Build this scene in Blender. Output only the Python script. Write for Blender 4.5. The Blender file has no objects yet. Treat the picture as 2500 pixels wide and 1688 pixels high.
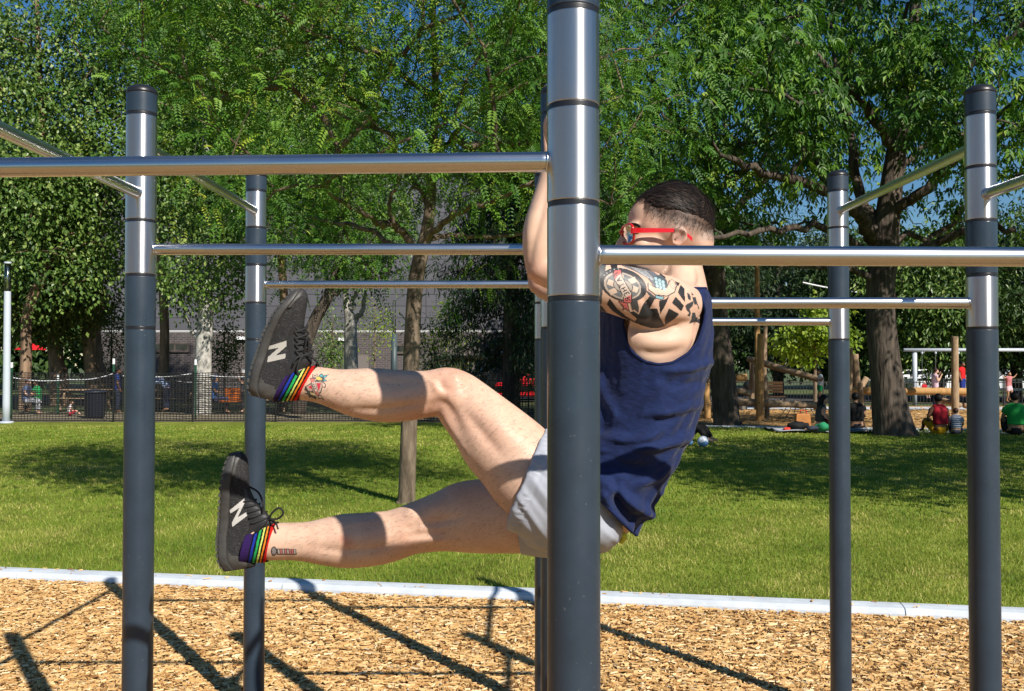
import bpy, bmesh, math, random
import numpy as np
from mathutils import Vector, Matrix, Quaternion
from mathutils.bvhtree import BVHTree

# ------------------------------------------------------------------ camera, sky, sun, exposure
F, CX, CY, H = 2391.0, 1250.0, 844.0, 1.68          # focal length and centre in photo pixels, eye height
PITCH = math.atan(49.0 / F)
SUN_EL = math.radians(37.5)
SUN_H = (0.55, -0.835)                               # horizontal direction towards the sun
scene = bpy.context.scene
C = scene.collection
cam_d = bpy.data.cameras.new('camera'); cam = bpy.data.objects.new('camera', cam_d); C.objects.link(cam)
cam.location = (0, 0, H); cam.rotation_euler = (math.pi / 2 + PITCH, 0, 0)
cam_d.sensor_width = 36; cam_d.lens = F / 2500 * 36; cam_d.clip_end = 2000; cam_d.clip_start = 0.05
scene.camera = cam
world = bpy.data.worlds.new('World'); scene.world = world; world.use_nodes = True
wn, wl = world.node_tree.nodes, world.node_tree.links
sky = wn.new('ShaderNodeTexSky'); sky.sky_type = 'NISHITA'; sky.sun_disc = False
sky.sun_elevation = SUN_EL; sky.sun_rotation = math.atan2(SUN_H[0], SUN_H[1])
sky.air_density = 1.0; sky.dust_density = 0.1; sky.ozone_density = 3.0
wtc = wn.new('ShaderNodeTexCoord'); wno = wn.new('ShaderNodeTexNoise'); wno.inputs['Scale'].default_value = 2.2
wno.inputs['Detail'].default_value = 6; wno.inputs['Roughness'].default_value = .55
wmp = wn.new('ShaderNodeMapping'); wmp.inputs['Scale'].default_value = (1, 1, 2.6); wmp.inputs['Location'].default_value = (.35, .1, .2)
wrp = wn.new('ShaderNodeValToRGB'); wrp.color_ramp.elements[0].position = .56; wrp.color_ramp.elements[1].position = .80
wmx = wn.new('ShaderNodeMix'); wmx.data_type = 'RGBA'; wmx.inputs[7].default_value = (7.5, 7.9, 8.6, 1)
wl.new(wtc.outputs['Generated'], wmp.inputs['Vector']); wl.new(wmp.outputs['Vector'], wno.inputs['Vector'])
wl.new(wno.outputs['Fac'], wrp.inputs['Fac']); wl.new(wrp.outputs['Color'], wmx.inputs[0]); whs = wn.new('ShaderNodeHueSaturation'); whs.inputs['Saturation'].default_value = 1.3; whs.inputs['Value'].default_value = 1.18
wl.new(sky.outputs[0], whs.inputs['Color']); wl.new(whs.outputs[0], wmx.inputs[6])
wl.new(wmx.outputs[2], wn['Background'].inputs[0]); wn['Background'].inputs[1].default_value = 0.055
sun_d = bpy.data.lights.new('sun', 'SUN'); sun = bpy.data.objects.new('sun', sun_d); C.objects.link(sun)
sun_d.energy = 5.0; sun_d.angle = math.radians(0.53); sun_d.color = (1.0, 0.93, 0.83)
ce, se = math.cos(SUN_EL), math.sin(SUN_EL)
sun.rotation_euler = Vector((-SUN_H[0] * ce, -SUN_H[1] * ce, -se)).to_track_quat('-Z', 'Y').to_euler()
scene.view_settings.view_transform = 'Standard'; scene.view_settings.look = 'None'
scene.view_settings.gamma = 1.0; scene.view_settings.exposure = 0.42
scene.render.engine = 'CYCLES'
scene.cycles.use_denoising = True
scene.cycles.max_bounces = 6; scene.cycles.transparent_max_bounces = 8
scene.cycles.caustics_reflective = False; scene.cycles.caustics_refractive = False

# ------------------------------------------------------------------ helpers
cP, sP = math.cos(PITCH), math.sin(PITCH)
PSC = 1.0                                            # extra distance factor, used while the man is built
def at(px, py, Y):
    """photo pixel -> world point at distance Y"""
    Y = Y * PSC
    dx, dz = (px - CX) / F, (CY - py) / F
    d = (dx, cP - dz * sP, sP + dz * cP); t = Y / d[1]
    return np.array((dx * t, Y, H + d[2] * t))
def ground_at(px, py, z=0.0):
    dx, dz = (px - CX) / F, (CY - py) / F
    d = (dx, cP - dz * sP, sP + dz * cP); t = (z - H) / d[2]
    return np.array((dx * t, d[1] * t, z))
def tag(o, label=None, cat=None, group=None, kind=None):
    if label: o['label'] = label
    if cat: o['category'] = cat
    if group: o['group'] = group
    if kind: o['kind'] = kind
    return o
def empty(name, loc=(0, 0, 0), label=None, cat=None, group=None, kind=None):
    o = bpy.data.objects.new(name, None); C.objects.link(o); o.location = loc; o.empty_display_size = .1
    return tag(o, label, cat, group, kind)
def np_mesh(name, V, quads=None, tris=None, smooth=False, attr=None, color=None):
    V = np.asarray(V, dtype=np.float32).reshape(-1, 3)
    me = bpy.data.meshes.new(name)
    q = np.zeros((0, 4), np.int32) if quads is None or len(quads) == 0 else np.asarray(quads, np.int32).reshape(-1, 4)
    t = np.zeros((0, 3), np.int32) if tris is None or len(tris) == 0 else np.asarray(tris, np.int32).reshape(-1, 3)
    loops = np.concatenate([q.ravel(), t.ravel()])
    tot = np.concatenate([np.full(len(q), 4, np.int32), np.full(len(t), 3, np.int32)])
    start = np.concatenate([[0], np.cumsum(tot)[:-1]]).astype(np.int32) if len(tot) else np.zeros(0, np.int32)
    me.vertices.add(len(V)); me.vertices.foreach_set('co', V.ravel())
    me.loops.add(len(loops)); me.loops.foreach_set('vertex_index', loops)
    me.polygons.add(len(tot)); me.polygons.foreach_set('loop_start', start); me.polygons.foreach_set('loop_total', tot)
    me.polygons.foreach_set('use_smooth', np.full(len(tot), bool(smooth)))
    me.update(calc_edges=True); me.validate()
    if attr is not None:
        a = me.attributes.new('rnd', 'FLOAT', 'POINT'); a.data.foreach_set('value', np.asarray(attr, np.float32))
    if color is not None:
        a = me.attributes.new('paint', 'FLOAT_COLOR', 'POINT')
        c = np.ones((len(V), 4), np.float32); c[:, :3] = color; a.data.foreach_set('color', c.ravel())
    return me
def link(name, me, m=None, parent=None, **kw):
    o = bpy.data.objects.new(name, me); C.objects.link(o)
    if m is not None:
        me.materials.clear(); me.materials.append(m)
    if parent is not None:
        o.parent = parent
        # meshes hold world coordinates: undo the root's own placement, once (parts of parts sit at identity)
        if parent.type == 'EMPTY':
            o.matrix_parent_inverse = Matrix.LocRotScale(parent.location, parent.rotation_euler, parent.scale).inverted()
    return tag(o, **kw)
class MB:
    """collects shapes in world coordinates; build() links them as one mesh object"""
    def __init__(s): s.v, s.q, s.t, s.n = [], [], [], 0
    def add(s, V, Q=None, T=None):
        V = np.asarray(V, float).reshape(-1, 3)
        if Q is not None and len(Q): s.q.append(np.asarray(Q, int).reshape(-1, 4) + s.n)
        if T is not None and len(T): s.t.append(np.asarray(T, int).reshape(-1, 3) + s.n)
        s.v.append(V); s.n += len(V); return s
    def box(s, lo, hi):
        x0, y0, z0 = lo; x1, y1, z1 = hi
        V = [(x0, y0, z0), (x1, y0, z0), (x1, y1, z0), (x0, y1, z0), (x0, y0, z1), (x1, y0, z1), (x1, y1, z1), (x0, y1, z1)]
        return s.add(V, [(0, 3, 2, 1), (4, 5, 6, 7), (0, 1, 5, 4), (1, 2, 6, 5), (2, 3, 7, 6), (3, 0, 4, 7)])
    def bar(s, a, b, wx, wz, up=(0, 0, 1)):
        a, b = np.array(a, float), np.array(b, float); d = b - a; d /= np.linalg.norm(d)
        u = np.array(up, float); r = np.cross(d, u); r /= max(np.linalg.norm(r), 1e-9); u = np.cross(r, d)
        V = [p + r * i * wx / 2 + u * j * wz / 2 for p in (a, b) for i, j in ((-1, -1), (1, -1), (1, 1), (-1, 1))]
        return s.add(V, [(0, 1, 2, 3), (7, 6, 5, 4), (0, 4, 5, 1), (1, 5, 6, 2), (2, 6, 7, 3), (3, 7, 4, 0)])
    def tube(s, pts, rad, n=8, cap=True):
        V, Q, T = tube_arrays(pts, rad, n, cap); return s.add(V, Q, T)
    def lathe(s, c, prof, n=24):
        """prof: (radius, z) pairs round a vertical axis at c"""
        c = np.array(c, float); V = []; Q = []
        th = np.linspace(0, 2 * np.pi, n, endpoint=False)
        for r, z in prof: V.append(np.stack([c[0] + r * np.cos(th), c[1] + r * np.sin(th), np.full(n, c[2] + z)], 1))
        for k in range(len(prof) - 1):
            i = np.arange(n); j = (i + 1) % n
            Q.append(np.stack([k * n + i, k * n + j, (k + 1) * n + j, (k + 1) * n + i], 1))
        V = np.concatenate(V); Q = np.concatenate(Q); T = []
        b = len(V); V = np.concatenate([V, [[c[0], c[1], c[2] + prof[0][1]], [c[0], c[1], c[2] + prof[-1][1]]]])
        for i in range(n):
            j = (i + 1) % n; T.append((b, j, i)); T.append((b + 1, (len(prof) - 1) * n + i, (len(prof) - 1) * n + j))
        return s.add(V, Q, T)
    def ball(s, c, r, n=12, m=8):
        r = np.broadcast_to(np.array(r, float), 3); V = [];
        for i in range(m + 1):
            ph = math.pi * i / m
            for j in range(n):
                th = 2 * math.pi * j / n
                V.append((c[0] + r[0] * math.sin(ph) * math.cos(th), c[1] + r[1] * math.sin(ph) * math.sin(th), c[2] - r[2] * math.cos(ph)))
        Q = [(i * n + j, i * n + (j + 1) % n, (i + 1) * n + (j + 1) % n, (i + 1) * n + j) for i in range(m) for j in range(n)]
        return s.add(V, Q)
    def mesh(s, name, smooth=False):
        return np_mesh(name, np.concatenate(s.v), np.concatenate(s.q) if s.q else None, np.concatenate(s.t) if s.t else None, smooth)
    def build(s, name, m, parent=None, smooth=False, **kw):
        return link(name, s.mesh(name, smooth), m, parent, **kw)
def tube_arrays(pts, rad, n=8, cap=True):
    P = np.asarray(pts, float); k = len(P); R = np.broadcast_to(np.asarray(rad, float), (k,))
    T_ = np.gradient(P, axis=0); T_ /= np.maximum(np.linalg.norm(T_, axis=1, keepdims=True), 1e-9)
    ref = np.array((0, 0, 1.0)) if abs(T_[:, 2]).mean() < .8 else np.array((0, 1.0, 0))
    U = np.cross(T_, ref); U /= np.maximum(np.linalg.norm(U, axis=1, keepdims=True), 1e-9); W = np.cross(T_, U)
    th = np.linspace(0, 2 * np.pi, n, endpoint=False)
    V = P[:, None] + R[:, None, None] * (U[:, None] * np.cos(th)[None, :, None] + W[:, None] * np.sin(th)[None, :, None])
    i = np.arange(n); j = (i + 1) % n
    Q = np.concatenate([np.stack([a * n + i, a * n + j, (a + 1) * n + j, (a + 1) * n + i], 1) for a in range(k - 1)])
    V = V.reshape(-1, 3); T = None
    if cap:
        V = np.concatenate([V, P[:1], P[-1:]]); b = k * n
        T = np.concatenate([np.stack([np.full(n, b), j, i], 1), np.stack([np.full(n, b + 1), (k - 1) * n + i, (k - 1) * n + j], 1)])
    return V, Q, T
def smooth_path(pts, k=6):
    P = np.asarray(pts, float); n = len(P)
    if n < 3: return np.concatenate([P[0] + (P[1] - P[0]) * np.linspace(0, 1, k + 1)[:, None]])
    E = np.concatenate([[2 * P[0] - P[1]], P, [2 * P[-1] - P[-2]]]); out = []
    for i in range(1, n):
        p0, p1, p2, p3 = E[i - 1], E[i], E[i + 1], E[i + 2]
        for t in np.linspace(0, 1, k, endpoint=False):
            out.append(.5 * (2 * p1 + (p2 - p0) * t + (2 * p0 - 5 * p1 + 4 * p2 - p3) * t * t + (3 * p1 - p0 - 3 * p2 + p3) * t ** 3))
    out.append(P[-1]); return np.array(out)

# ---- materials
def nodes_of(name):
    m = bpy.data.materials.new(name); m.use_nodes = True
    nt = m.node_tree; return m, nt.nodes, nt.links, nt.nodes['Principled BSDF']
def mat(name, base, rough=.6, metal=0., spec=.5, var=None, bump=None, coat=0., stretch=None, var2=None, sheen=0.):
    m, n, l, b = nodes_of(name)
    b.inputs['Base Color'].default_value = (*base, 1); b.inputs['Roughness'].default_value = rough
    b.inputs['Metallic'].default_value = metal; b.inputs['Specular IOR Level'].default_value = spec
    b.inputs['Coat Weight'].default_value = coat; b.inputs['Sheen Weight'].default_value = sheen
    if var or bump:
        tc = n.new('ShaderNodeTexCoord'); vec = tc.outputs['Object']
        if stretch:
            mp = n.new('ShaderNodeMapping'); mp.inputs['Scale'].default_value = stretch
            l.new(vec, mp.inputs['Vector']); vec = mp.outputs['Vector']
    if var:
        no = n.new('ShaderNodeTexNoise'); no.inputs['Scale'].default_value = var[0]; no.inputs['Detail'].default_value = 5
        no.inputs['Roughness'].default_value = .65
        l.new(vec, no.inputs['Vector'])
        r = n.new('ShaderNodeValToRGB'); r.color_ramp.elements[0].position = .3; r.color_ramp.elements[1].position = .72
        c2 = var2 if var2 else tuple(min(1, x * (1 + var[1])) for x in base)
        c1 = tuple(x * (1 - var[1]) for x in base)
        r.color_ramp.elements[0].color = (*c1, 1); r.color_ramp.elements[1].color = (*c2, 1)
        l.new(no.outputs['Fac'], r.inputs['Fac']); l.new(r.outputs['Color'], b.inputs['Base Color'])
    if bump:
        nb = n.new('ShaderNodeTexNoise'); nb.inputs['Scale'].default_value = bump[0]; nb.inputs['Detail'].default_value = 6
        l.new(vec, nb.inputs['Vector'])
        bp = n.new('ShaderNodeBump'); bp.inputs['Strength'].default_value = bump[1]; bp.inputs['Distance'].default_value = bump[2]
        l.new(nb.outputs['Fac'], bp.inputs['Height']); l.new(bp.outputs['Normal'], b.inputs['Normal'])
    return m
def mat_rnd(name, stops, rough=.5, spec=.4, trans=0., tint=None):
    """colour picked per piece from the 'rnd' attribute; trans mixes in light passing through a leaf"""
    m, n, l, b = nodes_of(name)
    a = n.new('ShaderNodeAttribute'); a.attribute_name = 'rnd'
    r = n.new('ShaderNodeValToRGB'); e = r.color_ramp.elements
    while len(e) < len(stops): e.new(.5)
    for k, (p, c) in enumerate(stops): e[k].position = p; e[k].color = (*c, 1)
    l.new(a.outputs['Fac'], r.inputs['Fac']); l.new(r.outputs['Color'], b.inputs['Base Color'])
    b.inputs['Roughness'].default_value = rough; b.inputs['Specular IOR Level'].default_value = spec
    if trans:
        t = n.new('ShaderNodeBsdfTranslucent'); hs = n.new('ShaderNodeMix'); hs.data_type = 'RGBA'; hs.blend_type = 'MULTIPLY'
        hs.inputs[0].default_value = 1; hs.inputs[7].default_value = (*(tint or (1.25, 1.45, .5)), 1)
        l.new(r.outputs['Color'], hs.inputs[6]); l.new(hs.outputs[2], t.inputs['Color'])
        mx = n.new('ShaderNodeMixShader'); mx.inputs[0].default_value = trans
        l.new(b.outputs[0], mx.inputs[1]); l.new(t.outputs[0], mx.inputs[2]); l.new(mx.outputs[0], n['Material Output'].inputs['Surface'])
    return m
def mat_paint(name, rough=.5, spec=.4, bump=None, sss=0.):
    m, n, l, b = nodes_of(name)
    a = n.new('ShaderNodeAttribute'); a.attribute_name = 'paint'
    l.new(a.outputs['Color'], b.inputs['Base Color'])
    b.inputs['Roughness'].default_value = rough; b.inputs['Specular IOR Level'].default_value = spec
    if sss:
        b.inputs['Subsurface Weight'].default_value = sss; b.inputs['Subsurface Radius'].default_value = (.012, .005, .003); b.inputs['Subsurface Scale'].default_value = 1.0
    if bump:
        tc = n.new('ShaderNodeTexCoord'); nb = n.new('ShaderNodeTexNoise'); nb.inputs['Scale'].default_value = bump[0]; nb.inputs['Detail'].default_value = 4
        l.new(tc.outputs['Object'], nb.inputs['Vector']); bp = n.new('ShaderNodeBump'); bp.inputs['Strength'].default_value = bump[1]; bp.inputs['Distance'].default_value = bump[2]
        l.new(nb.outputs['Fac'], bp.inputs['Height']); l.new(bp.outputs['Normal'], b.inputs['Normal'])
    return m
# ------------------------------------------------------------------ ground, kerb, wood chips, lawn
rng = np.random.default_rng(7)
LAWN_Z = 0.05
KA, KB = np.array((-4.16, 7.95)), np.array((3.46, 6.61))         # back edge of the near kerb
KD = (KB - KA) / np.linalg.norm(KB - KA); KN = np.array((-KD[1], KD[0]))   # along, and away from the camera
def kerb_y(x): return KA[1] + (x - KA[0]) * KD[1] / KD[0]
m_earth = mat('earth_and_far_grass', (.075, .10, .03), .9, var=(.35, .45), bump=(6, .4, .05))
m_lawn = mat('lawn_soil_and_grass', (.20, .24, .036), .9, spec=.15, var=(1.1, .42), bump=(60, .9, .03))
m_mulchbed = mat('wood_chip_bed', (.44, .26, .10), .95, spec=.2, var=(55, .55), bump=(90, 1., .02))
m_gravel = mat('pale_gravel', (.24, .205, .14), .95, spec=.2, var=(3, .3), bump=(80, .8, .02))
m_asph = mat('asphalt', (.07, .07, .075), .9, var=(8, .2), bump=(80, .4, .01))
m_conc = mat('pale_concrete', (.55, .60, .66), .85, spec=.3, var=(4.5, .17), bump=(120, .35, .004))
def sheet(name, pts, z, m, **kw):
    me = bpy.data.meshes.new(name); me.from_pydata([(x, y, z) for x, y in pts], [], [tuple(range(len(pts)))])
    return link(name, me, m, None, kind='structure', **kw)
sheet('ground', [(-500, -300), (500, -300), (500, 700), (-500, 700)], -.02, m_earth)
def along(x, off=0.): p = KA + KD * ((x - KA[0]) / KD[0]) + KN * off; return tuple(p)
wood_bed = sheet('wood_chip_bed', [(-14, -6), (14, -6), along(14, -.2), along(-14, -.2)], -.012, m_mulchbed)
sheet('lawn', [along(-60, -.02), along(60, -.02), (60, 21.3), along(9, 17.6), (5.3, 26.2), (1.5, 27.3), (-3, 28.4), (-60, 28.4)], LAWN_Z - .004, m_lawn)
sheet('far_wood_chip_bed', [(3, 26.5), (60, 21.0), (60, 40), (2, 40)], LAWN_Z - .012, m_mulchbed)
sheet('gravel_path', [(-60, 28.0), (3.0, 28.0), (2.4, 34), (-60, 36)], LAWN_Z - .016, m_gravel)
sheet('asphalt_road', [(-60, 46), (60, 46), (60, 53.8), (-60, 53.8)], LAWN_Z - .02, m_asph)
sheet('far_concrete_path', [(4, 36.5), (60, 34.5), (60, 37.2), (4, 38.6)], LAWN_Z + .02, m_conc)

def kerb_run(name, A, B, width, top, L, label_parent, bottom=-.15):
    A, B = np.array(A, float), np.array(B, float); d = B - A; tot = np.linalg.norm(d); d /= tot; nrm = np.array((-d[1], d[0]))
    root = empty(name, (A[0], A[1], 0), kind='structure')
    prof = [(-width, bottom), (-width, top - .035), (-width + .008, top - .014), (-width + .03, top - .002), (-width * .5, top + .003), (-.02, top), (0, top - .012), (0, bottom)]
    n = max(1, int(round(tot / L)))
    for k in range(n):
        a, b = tot * k / n + .004, tot * (k + 1) / n - .004; V = []; Q = []
        S = np.linspace(a, b, 5)
        for s in S:
            for o, z in prof:
                p = A + d * s + nrm * o; V.append((p[0], p[1], z))
        kk = len(prof)
        for i in range(4):
            for j in range(kk - 1): Q.append((i * kk + j, (i + 1) * kk + j, (i + 1) * kk + j + 1, i * kk + j + 1))
        mb = MB().add(V, Q)
        me = bpy.data.meshes.new('kerb_stone')
        me.from_pydata([tuple(v) for v in V], [], [tuple(q) for q in Q] + [tuple(range(kk)), tuple(range(4 * kk + kk - 1, 4 * kk - 1, -1))])
        o = link('kerb_stone', me, m_conc, root)
    return root
k0 = KA - KD * (2.2 * 4 - .32); kerb_run('kerb', k0, k0 + KD * 2.2 * 11, .2, .06, 2.2, None)
kerb_run('far_kerb', (4.2, 26.6), (24.2, 22.2), .16, .075, 2.0, None)

# wood chips lying in the bed
def chips(name, xy, zmax, size, m, parent=None, **kw):
    n = len(xy); L = rng.uniform(*size, n) * rng.choice([.6, 1, 1, 1.25], n); W = L * rng.uniform(.2, .42, n); T = rng.uniform(.003, .008, n)
    yaw = rng.uniform(0, 2 * np.pi, n); pit = rng.normal(0, .12, n); rol = rng.normal(0, .17, n)
    ux = np.stack([np.cos(yaw) * np.cos(pit), np.sin(yaw) * np.cos(pit), np.sin(pit)], 1)
    sx = np.stack([-np.sin(yaw) * np.cos(rol), np.cos(yaw) * np.cos(rol), np.sin(rol)], 1); up = np.cross(ux, sx)
    c = np.stack([xy[:, 0], xy[:, 1], rng.uniform(-.004, zmax, n) ** 1.0], 1)
    a, b = ux * L[:, None] / 2, sx * W[:, None] / 2; t = up * T[:, None]; sk = rng.uniform(.45, 1., n)[:, None]
    V = np.stack([c - a - b, c + a - b * sk, c + a + t, c - a + t, c - a + b * sk, c + a + b], 1).reshape(-1, 3)
    base = np.arange(n)[:, None] * 6
    Q = np.concatenate([base + np.array((0, 1, 2, 3)), base + np.array((3, 2, 5, 4))])
    r = np.repeat(np.clip(rng.normal(.5, .27, n), 0, 1), 6)
    return link(name, np_mesh(name, V, Q, attr=r), m, parent, **kw)
m_chip = mat_rnd('wood_chip', [(0, (.17, .075, .022)), (.15, (.38, .195, .065)), (.45, (.55, .335, .13)), (.78, (.67, .45, .21)), (1, (.78, .62, .38))], .75, .25)
N = 142000
yy = 4.0 + (9.1 - 4.0) * rng.random(N); xx = rng.uniform(-1, 1, N) * (yy * .56 + .5)
ok = yy < np.array([kerb_y(x) for x in xx]) - .18
chips('wood_chips', np.stack([xx, yy], 1)[ok], .015, (.024, .056), m_chip, None, label='thick layer of tan wood chips under the bars', cat='wood chips', kind='stuff')
xx = rng.uniform(-5, 5, 12000); yy = rng.uniform(-.5, 4.0, 12000)
chips('wood_chips_near', np.stack([xx, yy], 1), .02, (.04, .09), m_chip, None, label='tan wood chips on the ground in front of the bars', cat='wood chips', kind='stuff')
n = 24000; yy = rng.uniform(2.5, 9.6, n); xx = rng.uniform(-1, 1, n) * 7.5; ok = (abs(xx) > yy * .56 + .4) & (yy < kerb_y(xx) - .18)
chips('wood_chips_sides', np.stack([xx, yy], 1)[ok], .015, (.04, .085), m_chip, None, label='tan wood chips at the outer sides of the bed', cat='wood chips', kind='stuff')
# a few strays on the kerb
n = 60; s = rng.uniform(0, 8.5, n); p = KA + KD * s[:, None] + KN * (-rng.uniform(.03, .17, n))[:, None]
st = chips('stray_chips', p, .002, (.02, .045), m_chip, None, label='scattered stray wood chips lying on the pale kerb', cat='wood chips', kind='stuff'); st.location.z = .065
n = 9000; yy = rng.uniform(23.5, 38, n); xx = rng.uniform(3, 26, n); ok = yy > 26.6 - (xx - 4.2) * .22
chips('far_wood_chips', np.stack([xx, yy], 1)[ok], .03, (.08, .16), m_chip, None, label='tan wood chips on the far playground bed', cat='wood chips', kind='stuff').location.z = LAWN_Z

# grass blades
def vn2(V, seed):
    r = np.random.default_rng(seed); out = np.zeros(len(V))
    for k in range(7): out += np.sin(V @ r.normal(0, 1, 3) + r.uniform(0, 6.28))
    return out / 3.2
def grass(name, x, y, hgt, wid, m, label):
    n = len(x); yaw = rng.uniform(0, 2 * np.pi, n); h = rng.uniform(.55, 1.15, n) * hgt; w = wid * rng.uniform(.6, 1.2, n)
    lean = rng.uniform(.1, 1.0, n) * h; la = rng.uniform(0, 2 * np.pi, n)
    c = np.stack([x, y, np.full(n, LAWN_Z - .006)], 1); s = np.stack([np.cos(yaw), np.sin(yaw), 0 * yaw], 1) * w[:, None] / 2
    ld = np.stack([np.cos(la), np.sin(la), 0 * la], 1) * lean[:, None]
    mid = c + ld * .35 + np.stack([0 * h, 0 * h, h * .6], 1); tip = c + ld + np.stack([0 * h, 0 * h, h * .92], 1)
    V = np.stack([c - s, c + s, mid + s * .8, mid - s * .8, tip], 1).reshape(-1, 3); b = np.arange(n)[:, None] * 5
    # patches of dry and lush grass
    pv = np.stack([x * 1.1, y * .8, 0 * x], 1); f = .47 + .20 * vn2(pv, 3) + .13 * vn2(pv * 3.1, 4) + .10 * vn2(pv * 8, 5) + rng.normal(0, .16, n)
    me = np_mesh(name, V, b + np.array((0, 1, 2, 3)), b + np.array((3, 2, 4)), attr=np.repeat(np.clip(f, 0, 1), 5))
    return link(name, me, m, None, label=label, cat='grass', kind='stuff')
m_grass = mat_rnd('grass_blade', [(0, (.075, .14, .012)), (.3, (.140, .23, .021)), (.6, (.25, .315, .042)), (.82, (.40, .39, .10)), (1, (.57, .49, .19))], .55, .3, .3, (1.3, 1.4, .6))
def lawn_pts(n, y0, y1, marg):
    yy = np.sqrt(rng.uniform(y0 ** 2, y1 ** 2, n)); xx = rng.uniform(-1, 1, n) * (yy * .53 + marg)
    ky = KA[1] + (xx - KA[0]) * KD[1] / KD[0]; ok = (yy > ky + .01) & (yy < np.minimum(28.3, 26.55 - (np.maximum(xx, 4) - 4.2) * .22)); return xx[ok], yy[ok]
x, y = lawn_pts(88000, 6.2, 10.5, .6); grass('grass_blades_near', x, y, .042, .006, m_grass, 'short green and straw-coloured grass by the near kerb')
x, y = lawn_pts(68000, 10.5, 17., .6); grass('grass_blades_middle', x, y, .040, .012, m_grass, 'mown lawn grass around the locust tree trunk')
x, y = lawn_pts(62000, 17., 28.4, 1.); grass('grass_blades_far', x, y, .042, .024, m_grass, 'mown lawn grass along the black net fence')

n = 60000; y = rng.uniform(5.5, 24, n); x = rng.uniform(-1, 1, n) * 15; ok = (abs(x) > y * .53 + .5) & (y > kerb_y(x) + .02) & (y < 21)
grass('grass_blades_sides', x[ok], y[ok], .045, .03, m_grass, 'mown lawn grass outside the left and right edges')
# ------------------------------------------------------------------ the exercise rig
def mat_steel(name, rough, aniso):
    m, n, l, b = nodes_of(name)
    b.inputs['Metallic'].default_value = 1; b.inputs['Base Color'].default_value = (.60, .605, .62, 1); b.inputs['Roughness'].default_value = rough
    tc = n.new('ShaderNodeTexCoord'); n2 = n.new('ShaderNodeTexNoise'); n2.inputs['Scale'].default_value = 5; n2.inputs['Detail'].default_value = 5; l.new(tc.outputs['Object'], n2.inputs['Vector'])
    mr = n.new('ShaderNodeMapRange'); mr.inputs[1].default_value = .3; mr.inputs[2].default_value = .75; mr.inputs[3].default_value = rough * .88; mr.inputs[4].default_value = rough * 1.15
    l.new(n2.outputs['Fac'], mr.inputs[0]); l.new(mr.outputs[0], b.inputs['Roughness'])
    if aniso:
        tg = n.new('ShaderNodeTangent'); tg.direction_type = 'RADIAL'; tg.axis = 'Z'; l.new(tg.outputs[0], b.inputs['Tangent'])
        b.inputs['Anisotropic'].default_value = aniso; b.inputs['Anisotropic Rotation'].default_value = .25
    return m
def specks(m):
    # fine dust specks and a few scuffs on the paint
    n, l = m.node_tree.nodes, m.node_tree.links; b = n['Principled BSDF']; tc = n.new('ShaderNodeTexCoord'); vo = n.new('ShaderNodeTexNoise'); vo.inputs['Scale'].default_value = 130; vo.inputs['Detail'].default_value = 2
    l.new(tc.outputs['Object'], vo.inputs['Vector']); r = n.new('ShaderNodeValToRGB'); r.color_ramp.elements[0].position = .70; r.color_ramp.elements[1].position = .78; r.color_ramp.elements[1].color = (.22, .22, .22, 1)
    l.new(vo.outputs['Fac'], r.inputs[0]); mx = n.new('ShaderNodeMix'); mx.data_type = 'RGBA'; mx.inputs[7].default_value = (.30, .31, .32, 1); src = b.inputs['Base Color'].links[0].from_socket
    l.new(r.outputs[0], mx.inputs[0]); l.new(src, mx.inputs[6]); l.new(mx.outputs[2], b.inputs['Base Color'])
    n3 = n.new('ShaderNodeTexNoise'); n3.inputs['Scale'].default_value = 6; n3.inputs['Detail'].default_value = 6; l.new(tc.outputs['Object'], n3.inputs['Vector']); mr = n.new('ShaderNodeMapRange'); mr.inputs[1].default_value = .35; mr.inputs[2].default_value = .7; mr.inputs[3].default_value = .26; mr.inputs[4].default_value = .46; l.new(n3.outputs['Fac'], mr.inputs[0]); l.new(mr.outputs[0], b.inputs['Roughness'])
m_steel = mat_steel('brushed_steel_bar', .24, 0); m_sleeve = mat_steel('brushed_steel_sleeve', .36, .88)
m_dark = mat('dark_blue_grey_paint', (.025, .040, .060), .33, spec=.5, var=(9, .16), bump=(260, .05, .001))
specks(m_dark)
m_black = mat('black_plastic', (.012, .013, .017), .38, spec=.5)
PR, BR = .0498, .0190
J = [.125, .303, .486, .667, .846]                          # joints between sleeves, above eye height
ROW = [1.846, 3.296, 4.746]
rig = empty('pull_up_rig', (.146, ROW[1], 0), 'outdoor pull-up rig of dark posts with brushed steel sleeves and horizontal bars', 'exercise rig')
def post(x, y, segs, top=.917):
    """segs: for the five spans above joint 0 ('s' steel, 'd' dark); last reaches the cap"""
    zb = -.4
    def ring(z0, z1, r, ch=.0012): return [(r - ch, z0), (r, z0 + ch), (r, z0 + ch * 2.2), (r, z1 - ch * 2.2), (r, z1 - ch), (r - ch, z1)]
    p = MB().lathe((x, y, 0), ring(zb, H + J[0] - .005, PR), 48).build('post', m_dark, rig, True)
    js = [H + j for j in J] + [H + top]
    for k, j in enumerate(js[:-1]):
        MB().lathe((x, y, 0), ring(j - .006, j + .006, PR - .0011), 48).build('joint_ring', m_black, p, True)
        nm = 'steel_sleeve' if segs[k] == 's' else 'dark_sleeve'
        MB().lathe((x, y, 0), ring(j + .005, js[k + 1] - (.005 if k < len(js) - 2 else 0), PR), 48).build(nm, m_sleeve if segs[k] == 's' else m_dark, p, True)
    z = js[-1]
    MB().lathe((x, y, z), [(PR + .001, 0), (PR + .0018, .004), (PR * .97, .014), (PR * .80, .023), (PR * .5, .029), (PR * .2, .0315)], 48).build('cap', m_black, p, True)
    return p
XL, XR = -1.248, 1.583
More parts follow.
